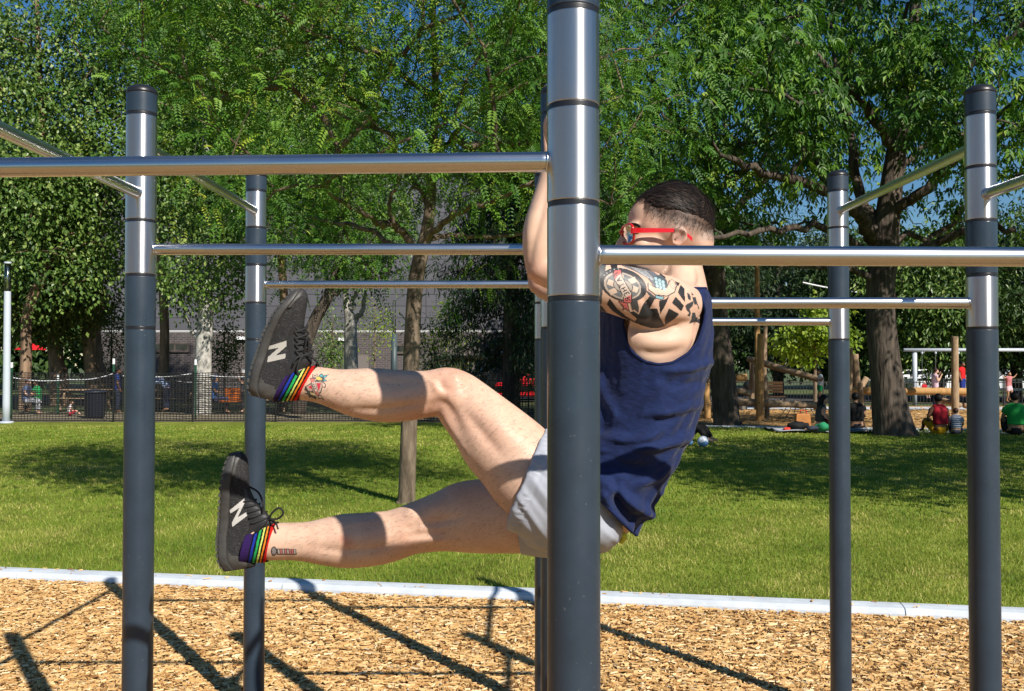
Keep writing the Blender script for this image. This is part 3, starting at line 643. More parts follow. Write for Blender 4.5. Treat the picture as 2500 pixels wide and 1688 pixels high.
# ---- socks
def sock(name, st, u0, ncol=72, length=None):
    V, Q, T = loft(st, n=64, k=24, cap=0, grow=.0022)
    p = to_px(V); ax = np.array((-u0[1], u0[0])); ax = ax if ax[0] > 0 else -ax
    e = np.array(st[-1][:2]); t = (e - p) @ ax            # pixels from the cuff towards the foot
    cols = [(.004, .004, .005), (.55, .012, .010), (.85, .26, .02), (.62, .72, .16), (.02, .36, .09), (.012, .035, .33), (.03, .012, .085)]
    edges = [6, 15, 22.5, 30.5, 40, 49.5, 200]
    c = np.zeros((len(V), 3))
    for k in range(6, -1, -1): c[t < edges[k]] = cols[k]
    for e_ in edges[1:-1]: c[abs(t - e_) < 2.1] = (.006, .006, .006)
    th = np.arange(len(V)) % 64; c[(th % 2 == 0)] *= .82
    me = np_mesh(name, V, Q, T, True, color=c); return link(name, me, m_sock, man)
m_sock = mat_paint('striped_knit_sock', .9, .15, (700, .6, .0016))
sock('sock', [(690, 945, YN, 40, None, (.47, -.88)), (720, 939, YN, 44, None, (.47, -.88)), (755, 934, YN, 47.5, None, (.47, -.88))], (.47, -.88))
sock('sock', [(600, 1335, YF, 42, None, (.22, -.976)), (635, 1328, YF, 45, None, (.22, -.976)), (666, 1323, YF, 47.5, None, (.22, -.976))], (.22, -.976))

# ---- shoes
def mat_knit():
    m, n, l, b = nodes_of('black_knit_upper'); tc = n.new('ShaderNodeTexCoord'); mp = n.new('ShaderNodeMapping'); mp.inputs['Rotation'].default_value = (0, .35, 0)
    mp.inputs['Scale'].default_value = (1, 1, 2.6); l.new(tc.outputs['Object'], mp.inputs[0])
    vo = n.new('ShaderNodeTexNoise'); vo.inputs['Scale'].default_value = 190; vo.inputs['Detail'].default_value = 3; l.new(mp.outputs[0], vo.inputs['Vector'])
    r = n.new('ShaderNodeValToRGB'); r.color_ramp.elements[0].position = .52; r.color_ramp.elements[0].color = (.011, .011, .012, 1); r.color_ramp.elements[1].position = .72; r.color_ramp.elements[1].color = (.06, .058, .056, 1)
    l.new(vo.outputs['Fac'], r.inputs[0]); l.new(r.outputs[0], b.inputs['Base Color']); b.inputs['Roughness'].default_value = .85
    bp = n.new('ShaderNodeBump'); bp.inputs['Strength'].default_value = .7; bp.inputs['Distance'].default_value = .002; l.new(vo.outputs['Fac'], bp.inputs['Height']); l.new(bp.outputs[0], b.inputs['Normal']); return m
m_knit = mat_knit()
m_sole = mat('dark_rubber_sole', (.050, .049, .047), .5, spec=.4, var=(22, .35), bump=(110, .35, .002))
m_heel = mat('smooth_heel_cup', (.06, .058, .055), .42, spec=.45, var=(35, .3), bump=(60, .2, .002))
m_lace = mat('black_lace', (.008, .008, .009), .75, bump=(900, .5, .001))
m_logo = mat('grey_logo_print', (.36, .345, .31), .6, var=(120, .25))
def shoe(Y, S, U, w, label, sgn):
    S, U, w = np.array(S, float), np.array(U, float), np.array(w, float)
    D = smooth_path(np.concatenate([S, U, w[:, None]], 1), 6); k = len(D)
    def shell(f0, f1, wf, out, n=36, e=.55, taper=.42):
        rings = []
        for r in D:
            s, u, ww = r[0:2], r[2:4], r[4]; L = np.linalg.norm(u - s); dv = (u - s) / max(L, 1e-6)
            a0 = s - dv * out; t0, t1 = f0(L), f1(L)
            th = np.linspace(0, 2 * np.pi, n, endpoint=False); cs = np.sign(np.cos(th)) * abs(np.cos(th)) ** e; sn = np.sign(np.sin(th)) * abs(np.sin(th)) ** e
            tt = t0 + (t1 - t0) * (.5 + .5 * sn); q = s + np.outer(tt, dv)
            frac = np.clip(tt / max(L, 1e-6), 0, 1); hw = ww * wf * (1 - taper * frac ** 1.6) * cs
            rings.append(np.array([at(x, y, Y + h) for (x, y), h in zip(q, hw)]))
        V = np.concatenate(rings); i = np.arange(n); j = (i + 1) % n
        Q = np.concatenate([np.stack([a * n + i, a * n + j, (a + 1) * n + j, (a + 1) * n + i], 1) for a in range(k - 1)])
        V = np.concatenate([V, [rings[0].mean(0)], [rings[-1].mean(0)]]); b = k * n
        T = np.concatenate([np.stack([np.full(n, b), j, i], 1), np.stack([np.full(n, b + 1), (k - 1) * n + i, (k - 1) * n + j], 1)])
        return V, Q, T
    c0 = at(*((S[2] + U[2]) / 2), Y)
    V, Q, T = shell(lambda L: 3, lambda L: L, 1.0, 0)
    up = link('shoe', np_mesh('shoe', V, Q, T, True), m_knit, man, label=label)
    V, Q, T = shell(lambda L: 0, lambda L: min(27, L * .45), 1.12, 2, e=.42, taper=.10)
    link('sole', np_mesh('sole', V, Q, T, True), m_sole, up)
    # tread blocks along the outsole
    lug = MB(); kk_ = len(D)
    for q in range(3, kk_ - 4, 3):
        s0, u0, w0 = D[q, 0:2], D[q, 2:4], D[q, 4]; dv = (u0 - s0) / np.linalg.norm(u0 - s0); tv = D[min(q + 1, kk_ - 1), 0:2] - D[q - 1, 0:2]; tv /= np.linalg.norm(tv)
        VL = [at(*(s0 + tv * a + dv * b), Y + w0 * c) for a in (-5, 5) for b in (-3.2, 3) for c in (-1.02, 1.02)]
        lug.add(VL, [(0, 1, 3, 2), (4, 6, 7, 5), (0, 4, 5, 1), (2, 3, 7, 6), (0, 2, 6, 4), (1, 5, 7, 3)])
    lug.build('tread', m_heel, up)
    # heel cup: proud shell round the rear third, with a flared tab
    D0 = D.copy(); D = D0[:16].copy(); k = len(D)
    D[:, 4] *= np.linspace(1.05, 1.03, k)
    V, Q, T = shell(lambda L: 14, lambda L: L * np.float64(.86), 1.0, 0, taper=.36)
    kk = len(D); fr = np.repeat(np.arange(kk), 36); V2 = V.copy()
    keepq = []
    th = np.arange(36)
    for a in range(kk - 1):
        lim = 1.0 - 1.6 * max(0, a - 5) / kk
        for i in range(36):
            hgt = .5 + .5 * math.sin(2 * math.pi * i / 36)
            if hgt < lim: keepq.append(Q[a * 36 + i])
    link('heel_cup', np_mesh('heel_cup', V, np.array(keepq), T[:36], True), m_heel, up)
    D = D0; k = len(D)
    # toe cap rim
    D = D0[-20:].copy(); k = len(D); D[:, 4] *= 1.015
    V, Q, T = shell(lambda L: 10, lambda L: min(38, L * .78), 1.03, 0, taper=.3)
    link('toe_guard', np_mesh('toe_guard', V, Q, T, True), m_sole, up)
    return up
Wd = [.024, .034, .036, .035, .034, .035, .038, .042, .045, .045, .039, .028, .012]
sh1 = shoe(YN, [(612, 966), (605, 945), (610, 912), (618, 885), (625, 866), (632, 844), (641, 817), (651, 796), (664, 770), (680, 748), (699, 726), (719, 709), (734, 703)],
           [(684, 984), (696, 974), (716, 945), (748, 905), (762, 886), (757, 863), (747, 830), (743, 803), (745, 775), (749, 750), (752, 729), (748, 714), (741, 706)], Wd, 'raised black knit shoe with grey letter N', -1)
sh2 = shoe(YF, [(546, 1397), (532, 1372), (529, 1342), (529, 1318), (531, 1300), (533, 1280), (534, 1255), (536, 1225), (537, 1193), (542, 1160), (551, 1129), (564, 1108), (576, 1102)],
           [(612, 1387), (624, 1380), (622, 1352), (648, 1305), (672, 1279), (662, 1264), (643, 1243), (624, 1221), (611, 1192), (608, 1155), (605, 1123), (595, 1106), (586, 1103)], Wd, 'lower black knit shoe with lace loop and grey letter N', 1)
def lace(pts, Y, up, r=.0026, dY=None):
    MB().tube(smooth_path([at(x, y, Y + o) for x, y, o in pts], 6), r, 8).build('lace', m_lace, up, True)
# laces zig-zag over the tongue side; loops and ends as in the photo
for k in range(5):
    f = k / 4; x0, y0 = 722 + 4 * f, 806 + 62 * f; x1, y1 = 745 + 14 * f, 800 + 60 * f
    lace([(x0 - 4, y0 + 6, -.030), (x0 + 10, y0 + 2, -.026), (x1 + 2, y1 + 2, -.012), (x1 + 4, y1 - 2, .012)], YN, sh1, .0034)
    lace([(x0 - 2, y0 - 8, -.029), (x0 + 12, y0 + 4, -.024), (x1 + 4, y1 + 9, -.008)], YN, sh1, .0034)
lace([(742, 868, -.02), (732, 880, -.034), (726, 902, -.036), (728, 918, -.035)], YN, sh1, .0032)
lace([(742, 866, -.02), (748, 830, -.03), (752, 825, -.026), (754, 850, -.02), (750, 868, -.018)], YN, sh1, .0030)
lace([(742, 868, -.02), (760, 872, -.025), (775, 886, -.02), (772, 892, -.012)], YN, sh1, .0030)
lace([(738, 866, -.022), (722, 876, -.034), (716, 890, -.036)], YN, sh1, .003)
lace([(742, 804, -.01), (748, 796, -.008), (751, 792, -.004)], YN, sh1, .0022)
for k in range(5):
    f = k / 4; x0, y0 = 598 + 18 * f, 1222 + 52 * f; x1, y1 = 622 + 34 * f, 1222 + 40 * f
    lace([(x0 - 4, y0 + 4, -.032), (x0 + 10, y0, -.029), (x1, y1 + 2, -.014), (x1 + 3, y1 - 2, .010)], YF, sh2, .0032)
lace([(655, 1266, -.02), (666, 1251, -.024), (680, 1241, -.026), (690, 1247, -.026), (690, 1257, -.024), (677, 1267, -.02), (655, 1268, -.02)], YF, sh2, .0028)
lace([(610, 1189, -.012), (630, 1202, -.02), (640, 1222, -.026), (642, 1240, -.028), (640, 1252, -.024)], YF, sh2, .0028)
lace([(655, 1266, -.02), (672, 1275, -.036), (678, 1290, -.048), (679, 1291, -.047)], YF, sh2, .0024)
lace([(655, 1268, -.02), (640, 1284, -.036), (622, 1300, -.036)], YF, sh2, .0028)

# ---- printed and inked shapes laid on a surface
def decal(name, shapes, meshes, m, parent, cell=1.6, lift=.0007, yrange=(1.9, 2.6)):
    """shapes: (polygon in photo pixels, colour) painter's order -> thin layer following the surface below"""
    Vs = []; Fs = []; o = 0
    for me in meshes:
        v = coords(me); Vs += [tuple(x) for x in v]; Fs += [tuple(i + o for i in p.vertices) for p in me.polygons]; o += len(v)
    tree = BVHTree.FromPolygons(Vs, Fs)
    allp = np.concatenate([np.array(s[0], float) for s in shapes]); x0, y0 = allp.min(0) - 2; x1, y1 = allp.max(0) + 2
    nx, ny = int((x1 - x0) / cell) + 1, int((y1 - y0) / cell) + 1
    gx, gy = np.meshgrid(x0 + cell * np.arange(nx + 1), y0 + cell * np.arange(ny + 1))
    cx, cy = np.meshgrid(x0 + cell * (np.arange(nx) + .5), y0 + cell * (np.arange(ny) + .5)); cp = np.stack([cx.ravel(), cy.ravel()], 1)
    col = np.full((len(cp), 3), -1.)
    for poly, c in shapes:
        mk = in_poly(cp, [tuple(p) for p in poly]); col[mk] = (-1,) * 3 if c is None else c
    used = np.where(col[:, 0] >= 0)[0]; pos = {}; V = []; VC = []; Q = []
    def hit(i, j):
        if (i, j) in pos: return pos[(i, j)]
        p = at(gx[j, i], gy[j, i], 1.0); org = Vector((0, 0, H)); dr = (Vector(p) - org).normalized()
        h = tree.ray_cast(org + dr * (yrange[0] - .05), dr, 1.2); r = None
        if h[0] is not None: r = np.array(h[0]) + np.array(h[1] if h[1].dot(dr) < 0 else -h[1]) * lift
        pos[(i, j)] = r; return r
    for u in used:
        i, j = u % nx, u // nx; cs = [hit(i, j), hit(i + 1, j), hit(i + 1, j + 1), hit(i, j + 1)]
        if any(c is None for c in cs): continue
        if max(np.linalg.norm(cs[a] - cs[(a + 1) % 4]) for a in range(4)) > .012: continue
        b = len(V); V += [cs[0], cs[3], cs[2], cs[1]]; VC += [col[u]] * 4; Q.append((b, b + 1, b + 2, b + 3))
    return link(name, np_mesh(name, np.array(V), np.array(Q), smooth=True, color=np.array(VC)), m, parent)
def zz(ox, oy, s, pts): return [(ox + x / s, oy + y / s) for x, y in pts]
def ring_poly(cx, cy, rx, ry, rot=0, n=40):
    t = np.linspace(0, 2 * np.pi, n, endpoint=False); c, s = math.cos(rot), math.sin(rot)
    return [(cx + rx * np.cos(a) * c - ry * np.sin(a) * s, cy + rx * np.cos(a) * s + ry * np.sin(a) * c) for a in t]
def seg(x0, y0, x1, y1, w):
    d = math.hypot(x1 - x0, y1 - y0) or 1; nx, ny = -(y1 - y0) / d * w / 2, (x1 - x0) / d * w / 2
    return [(x0 + nx, y0 + ny), (x1 + nx, y1 + ny), (x1 - nx, y1 - ny), (x0 - nx, y0 - ny)]
m_print = mat_paint('shoe_print', .6, .3)
LG = (.40, .385, .35)
m_stay = mat_paint('smooth_black_overlay', .4, .45)
decal('eyestay', [(zz(500, 650, 3.922, [(815, 640), (850, 565), (955, 555), (965, 700), (1000, 830), (1045, 925), (900, 1010), (790, 1060), (770, 960), (830, 880), (800, 780)]), (.018, .018, .02))], [sh1.data], m_stay, sh1, 1.4, .0008)
decal('eyestay', [(zz(500, 1050, 3.922, [(370, 560), (432, 590), (485, 690), (605, 830), (640, 880), (560, 930), (480, 1010), (400, 1060), (420, 960), (430, 850), (395, 720)]), (.018, .018, .02))], [sh2.data], m_stay, sh2, 1.4, .0008, (2.1, 2.7))
decal('letter_n', [(zz(500, 650, 3.922, [(612, 768), (783, 714), (781, 768), (680, 856), (775, 838), (770, 884), (600, 922), (606, 872), (708, 782), (610, 800)]), LG)], [sh1.data], m_print, sh1, 1.1, .0012)
decal('letter_n', [(zz(500, 1050, 3.922, [(240, 768), (378, 655), (384, 690), (316, 836), (402, 785), (405, 822), (266, 928), (260, 890), (332, 745), (245, 800)]), (.50, .49, .47))], [sh2.data], m_print, sh2, 1.1, .0012, (2.1, 2.7))
INK, GRY, CREAM, RED, BLU = (.022, .023, .025), (.14, .145, .15), (.56, .42, .32), (.52, .13, .12), (.30, .43, .46)
z6 = lambda pts: zz(1460, 630, 7.133, pts)
sh = []
A_ = lambda pts, c: sh.append((z6(pts), c))
A_([(0, 40), (150, 60), (110, 330), (75, 620), (60, 800), (0, 820)], (.09, .095, .10))
A_([(-60, 760), (60, 830), (150, 950), (330, 1040), (430, 1075), (200, 1040), (-60, 980)], INK)
A_([(155, 810), (205, 705), (330, 880), (480, 1010), (640, 1105), (680, 1060), (550, 945), (620, 925), (710, 985), (790, 800), (905, 665), (990, 710), (905, 880), (1030, 880), (1080, 1040), (1165, 1185), (1080, 1215), (930, 1222), (750, 1170), (560, 1090), (400, 1020), (250, 920)], INK)
A_([(1065, 745), (1180, 720), (1245, 650), (1180, 800), (1090, 970), (1075, 900)], INK); A_([(1235, 880), (1410, 975), (1330, 1060), (1165, 1175), (1170, 1040)], INK)
A_([(1290, 780), (1350, 680), (1495, 830), (1450, 925)], INK); A_([(1390, 600), (1435, 475), (1500, 530), (1515, 770), (1450, 690)], INK)
A_([(220, 100), (340, 60), (330, 200), (230, 230)], INK); A_([(1040, 240), (1180, 340), (1150, 380)], INK); A_([(1340, 410), (1420, 440), (1390, 500)], INK)
sh.append((z6(ring_poly(440, 470, 420, 275, .32)), (.045, .046, .05))); sh.append((z6(ring_poly(425, 490, 335, 225, .32)), (.40, .33, .27))); sh.append((z6(ring_poly(430, 490, 300, 200, .32)), GRY))
for a in range(6): 
    t = a * math.pi / 3 + .3; sh.append((z6(seg(430 + 150 * math.cos(t), 490 + 100 * math.sin(t), 430 + 285 * math.cos(t + .1), 490 + 195 * math.sin(t + .1), 95)), CREAM))
sh.append((z6(ring_poly(435, 490, 180, 115, .3)), INK)); sh.append((z6(ring_poly(435, 490, 168, 104, .3)), (.32, .28, .24)))
for a in range(14):
    t = -2.6 + a * .2; sh.append((z6(seg(440 + 385 * math.cos(t), 440 + 245 * math.sin(t), 440 + 405 * math.cos(t + .03), 440 + 262 * math.sin(t + .03), 18)), (.42, .40, .38)))
A_([(330, 100), (640, 130), (870, 180), (1010, 280), (1190, 380), (1215, 490), (1140, 575), (1000, 530), (860, 350), (640, 230)], (.12, .13, .145))
for k in range(5): A_(seg(560 + 60 * k, 150 + 14 * k, 840 + 50 * k, 330 + 30 * k, 10), (.38, .38, .38))
A_([(860, 430), (980, 500), (1200, 520), (1230, 400), (1300, 380), (1375, 480), (1340, 600), (1210, 672), (1000, 650), (870, 555)], INK); A_([(875, 445), (985, 520), (1200, 530), (1245, 410), (1300, 395), (1360, 480), (1325, 590), (1200, 660), (1000, 636), (880, 545)], CREAM)
A_([(965, 330), (1085, 295), (1200, 400), (1195, 520), (1100, 565), (975, 450)], (.07, .09, .10))
for k in range(9):
    cx_, cy_ = 1005 + (k % 3) * 62 + 12 * (k // 3), 365 + (k // 3) * 62 + (k % 3) * 28; sh.append((z6(ring_poly(cx_, cy_, 26, 34, -.5, 14)), BLU))
A_([(990, 640), (1160, 685), (1125, 735), (1005, 705)], INK); A_([(1003, 655), (1148, 692), (1118, 725), (1010, 698)], (.22, .40, .46))
A_([(830, 560), (900, 600), (1010, 690), (1000, 720), (880, 640)], (.05, .055, .065))
sh.append((z6(ring_poly(1295, 460, 48, 85, -.2, 16)), (.30, .24, .2))); sh.append((z6(ring_poly(1295, 460, 38, 75, -.2, 16)), CREAM))
A_([(550, 720), (680, 720), (710, 860), (705, 960), (640, 900), (600, 910)], (.06, .06, .065))
ban = [(275, 215), (400, 198), (425, 330), (510, 480), (590, 620), (590, 785), (445, 782), (435, 680), (362, 520), (292, 400), (250, 300)]
A_(ban, INK); A_([(288, 225), (392, 210), (412, 335), (498, 488), (578, 625), (578, 772), (456, 770), (446, 675), (374, 515), (304, 395), (264, 300)], (.50, .40, .33))
A_([(288, 225), (392, 210), (400, 270), (330, 330), (300, 385), (264, 300)], RED); A_([(450, 705), (578, 640), (578, 772), (456, 770)], RED)
A_([(352, 745), (515, 785), (560, 950), (480, 880), (425, 920), (438, 850)], INK); A_([(372, 760), (505, 795), (540, 915), (482, 865), (440, 890), (452, 845)], RED)
# the word on the banner, letter by letter down its length
glyph = {'F': [(0, 0, 0, 1), (0, 0, .8, 0), (0, .45, .6, .45)], 'A': [(0, 1, .45, 0), (.45, 0, .9, 1), (.2, .6, .7, .6)], 'T': [(0, 0, 1, 0), (.5, 0, .5, 1)],
         'H': [(0, 0, 0, 1), (.9, 0, .9, 1), (0, .5, .9, .5)], 'E': [(0, 0, 0, 1), (0, 0, .8, 0), (0, .5, .6, .5), (0, 1, .8, 1)], 'R': [(0, 0, 0, 1), (0, 0, .8, .1), (.8, .1, .8, .45), (.8, .45, 0, .5), (.3, .5, .9, 1)]}
cen = [(325, 300), (362, 385), (408, 470), (452, 552), (500, 635), (520, 720)]; rot = [1.0, 1.08, 1.08, 1.08, 1.1, 1.35]
for ch, (gx_, gy_), rr_ in zip('FATHER', cen, rot):
    ca, sa = math.cos(rr_), math.sin(rr_)
    for x0, y0, x1, y1 in glyph[ch]:
        f = lambda x, y: (gx_ + ((x - .45) * 62) * ca + ((y - .5) * 84) * sa * 1.0, gy_ + ((x - .45) * 62) * sa - ((y - .5) * 84) * ca)
        p0, p1 = f(x0, y0), f(x1, y1); sh.append((z6(seg(*p0, *p1, 15)), INK))
for pts in ([(1550, 610), (1590, 630), (1615, 690), (1608, 742), (1565, 710)], [(1618, 595), (1665, 645), (1635, 655)], [(1640, 680), (1700, 690), (1728, 815), (1675, 810)], [(1720, 770), (1760, 880), (1745, 890)],
            [(1520, 830), (1560, 800), (1655, 755), (1650, 830), (1590, 890), (1615, 960), (1600, 1015), (1550, 1000), (1590, 960), (1540, 900)], [(1640, 950), (1690, 958), (1705, 1030), (1775, 1075), (1760, 1138), (1690, 1105), (1580, 1148), (1625, 1070)]): A_(pts, (.045, .046, .05))
m_ink = mat_paint('tattoo_ink', .5, .4, (420, .12, .0012))
bodyonly = [body]
decal('arm_tattoo', sh, bodyonly, m_ink, bodyo, 1.25, .0006, (1.9, 2.2))
z8 = lambda pts: zz(700, 860, 10.46, pts)
sh = []; B_ = lambda pts, c: sh.append((z8(pts), c))
B_([(470, 880), (620, 790), (700, 1060), (560, 1040), (450, 960)], (.05, .05, .05)); B_([(500, 885), (610, 820), (660, 1000), (560, 990)], (.45, .32, .25)); B_([(545, 885), (625, 850), (655, 950), (590, 930)], (.50, .04, .06))
B_([(440, 1040), (560, 1030), (760, 1130), (750, 1210), (640, 1150), (570, 1160), (550, 1090)], (.06, .065, .06)); B_([(600, 1020), (720, 1060), (690, 1110), (610, 1070)], (.55, .42, .2))
B_([(715, 740), (800, 740), (910, 760), (915, 900), (880, 1040), (800, 1070)], (.05, .05, .055)); B_([(730, 755), (895, 775), (895, 900), (860, 1020), (800, 1040)], (.48, .36, .28)); B_([(760, 790), (870, 790), (860, 880), (815, 1000)], (.50, .03, .06))
B_([(650, 560), (720, 600), (790, 555), (780, 660), (720, 690), (655, 650)], (.06, .06, .06)); B_([(668, 585), (720, 622), (775, 580), (765, 650), (670, 645)], (.55, .42, .33))
B_([(800, 620), (890, 540), (940, 600), (1080, 575), (960, 680), (1040, 735), (940, 760), (850, 730), (740, 740), (760, 660)], (.05, .07, .08)); B_([(830, 615), (890, 560), (930, 620), (900, 640)], (.10, .32, .36)); B_([(945, 620), (1050, 590), (955, 670)], (.10, .36, .40)); B_([(950, 690), (1020, 728), (945, 745)], (.10, .32, .36))
B_([(760, 640), (830, 630), (910, 690), (880, 720), (760, 710)], (.60, .45, .10)); B_([(850, 680), (910, 690), (890, 720)], (.75, .32, .05))
B_([(590, 660), (715, 665), (745, 800), (800, 1010), (850, 1090), (780, 1100), (720, 1040), (640, 820)], (.05, .05, .055)); B_([(605, 675), (705, 680), (735, 800), (785, 1000), (835, 1080), (785, 1080), (735, 1030), (655, 815)], (.52, .40, .33))
B_([(605, 675), (705, 680), (715, 760), (630, 770)], (.50, .16, .13)); B_([(720, 1000), (785, 1000), (835, 1085), (780, 1090)], (.50, .16, .12))
for k, (ly, lx) in enumerate(((820, 690), (870, 705), (925, 725))): B_(seg(lx - 26, ly - 8, lx + 26, ly + 18, 13), (.05, .05, .06)); B_(seg(lx + 10, ly - 16, lx - 8, ly + 22, 11), (.05, .05, .06))
B_([(790, 1110), (870, 1090), (965, 1225), (880, 1180), (830, 1205)], (.05, .05, .05)); B_([(815, 1120), (865, 1108), (920, 1180), (870, 1165), (835, 1185)], (.50, .36, .28))
for (a, b, c_, d_) in ((920, 770, 985, 810), (985, 810, 1000, 870), (1000, 870, 965, 905), (965, 905, 935, 885)): B_(seg(a, b, c_, d_, 15), (.05, .05, .06))
decal('ankle_tattoo', sh, bodyonly, m_ink, bodyo, .9, .0006, (1.9, 2.2))
z4 = lambda pts: zz(500, 1050, 3.922, pts)
sh = [(z4(ring_poly(662, 1160, 28, 44)), INK), (z4(ring_poly(662, 1160, 20, 34)), (.22, .2, .2)), (z4([(684, 1135), (875, 1140), (880, 1192), (690, 1192)]), (.06, .05, .05))]
for k in range(8): sh.append((z4([(700 + 22 * k, 1145), (715 + 22 * k, 1145), (718 + 22 * k, 1186), (703 + 22 * k, 1186)]), (.46, .14, .13) if k in (1, 3, 5, 6) else (.40, .34, .31)))
decal('ankle_tattoo', sh, bodyonly, m_ink, bodyo, .9, .0006, (2.1, 2.7))

# ---- hair, brows, glasses
m_hair = mat('dark_brown_hair', (.015, .010, .0085), .7, spec=.2)
m_strand = mat_rnd('hair_strand', [(0, (.008, .006, .006)), (.7, (.026, .017, .013)), (1, (.10, .062, .042))], .55, .3)
hp = [(1528, 512), (1540, 478), (1572, 458), (1612, 447), (1659, 444), (1702, 456), (1734, 486), (1756, 525), (1758, 556), (1748, 572), (1738, 562), (1705, 541), (1665, 529), (1622, 520), (1592, 514), (1574, 506), (1552, 506)]
def hair_shell():
    n, m_ = 120, 80; c = at(1645, 541, HY); s = HYW / F; V = []
    ph = np.linspace(0, np.pi, m_ + 1); th = np.linspace(0, 2 * np.pi, n, endpoint=False); PH, TH = np.meshgrid(ph, th, indexing='ij')
    a, b, d = 99 * s * np.sin(PH) * np.cos(TH), 88 * s * -np.cos(PH), .0755 * PSC * np.sin(PH) * np.sin(TH); r_ = -.12
    X = c[0] + a * math.cos(r_) - b * math.sin(r_); Z = c[2] + a * math.sin(r_) + b * math.cos(r_); Yh = c[1] + d
    V = np.stack([X, Yh, Z], -1).reshape(-1, 3)
    up = np.clip((Z.ravel() - c[2]) / .08, 0, 1); frontw = np.clip((at(1600, 500, HY)[0] - X.ravel()) / .06, 0, 1)
    out = V - c; out /= np.linalg.norm(out, axis=1, keepdims=True)
    V = V + out * (.0004 + .0030 * up ** 1.3 + .006 * frontw * up + .0004 * up * vnoise(V * 70, 5))[:, None]
    flat = to_px(np.stack([V[:, 0], np.full(len(V), HYW), V[:, 2]], 1)); Q = np.array([(i * n + j, i * n + (j + 1) % n, (i + 1) * n + (j + 1) % n, (i + 1) * n + j) for i in range(m_) for j in range(n)])
    cen = flat[Q].mean(1); keep = in_poly(cen, hp); return V, Q[keep], c
HV, HQ, HC = hair_shell()
hm = np_mesh('hair', HV, HQ, smooth=True)
hair = link('hair', hm, m_hair, man, label='short dark brown hair, swept forward, faded at the sides')
# strands combed forward over the shell
cenq = HV[HQ].mean(1); r3 = np.random.default_rng(3); idx = r3.integers(0, len(HQ), 13000); base = cenq[idx] + r3.normal(0, .003, (13000, 3))
out = base - HC; out /= np.linalg.norm(out, axis=1, keepdims=True); fwd = np.array((-1., 0, -.15)) + r3.normal(0, .16, (13000, 3)) + np.outer(np.sign(base[:, 1] - HYW) * abs(base[:, 1] - HYW) / .09, (0, .25, -.75))
back = np.clip((base[:, 0] - at(1690, 500, HY)[0]) / .04, 0, 1)[:, None]; fwd = fwd * (1 - back) + (np.array((.15, 0, -1.)) + r3.normal(0, .2, (13000, 3))) * back
fwd -= out * (fwd * out).sum(1, keepdims=True); fwd /= np.linalg.norm(fwd, axis=1, keepdims=True)
pxl = to_px(np.stack([base[:, 0], np.full(13000, HYW), base[:, 2]], 1)); low = np.clip((pxl[:, 1] - 500) / 40, 0, 1)
L = (.030 * (1 - .75 * low) * r3.uniform(.6, 1.2, 13000))[:, None]; sd = np.cross(out, fwd) * .0004
p0 = base + out * .0008; p1 = base + fwd * L * .5 + out * (.0034 * (1 - .8 * low))[:, None]; p2 = base + fwd * L + out * .001
SV_ = np.stack([p0 - sd, p0 + sd, p1 - sd, p1 + sd, p2], 1).reshape(-1, 3); b = np.arange(13000)[:, None] * 5
link('hair_strands', np_mesh('hair_strands', SV_, b + np.array((0, 1, 3, 2)), b + np.array((2, 3, 4)), attr=np.repeat(r3.random(13000) ** 1.6, 5)), m_strand, hair, kind='stuff')
def strip(name, pts, Y, r, m, parent, n=8): MB().tube(smooth_path([at(x, y, Y + o) for x, y, o in pts], 5), r, n).build(name, m, parent, True)
for s in (-1, 1):
    strip('eyebrow', [(1530, 554, s * .018), (1540, 548, s * .036), (1554, 549, s * .052), (1562, 554, s * .058)], HY, .0035, m_hair, hair)
    strip('eyelashes', [(1540, 573, s * .030), (1548, 572, s * .042), (1558, 570, s * .052)], HY, .0016, m_hair, hair)
m_red = mat('red_plastic', (.62, .004, .006), .18, spec=.6, coat=.4)
gl = empty('eyeglasses', tuple(at(1528, 575, HY)), None); gl.parent = man; gl.matrix_parent_inverse = Matrix.Translation(man.location).inverted()
glw = Matrix.Translation(gl.location)
def gpart(mb, name, m):
    o = link(name, mb.mesh(name, True), m); o.parent = gl; o.matrix_parent_inverse = glw.inverted(); return o
def mat_thin_glass(name, f):
    m, n, l, b = nodes_of(name); t = n.new('ShaderNodeBsdfTransparent'); t.inputs[0].default_value = (.96, .97, .98, 1); g = n.new('ShaderNodeBsdfGlossy'); g.inputs['Roughness'].default_value = .03
    fr = n.new('ShaderNodeFresnel'); fr.inputs[0].default_value = 1.5; mx = n.new('ShaderNodeMixShader'); ad = n.new('ShaderNodeMath'); ad.inputs[1].default_value = f; l.new(fr.outputs[0], ad.inputs[0]); l.new(ad.outputs[0], mx.inputs[0]); l.new(t.outputs[0], mx.inputs[1]); l.new(g.outputs[0], mx.inputs[2])
    l.new(mx.outputs[0], n['Material Output'].inputs['Surface']); return m
gm = mat_thin_glass('clear_lens', .06)
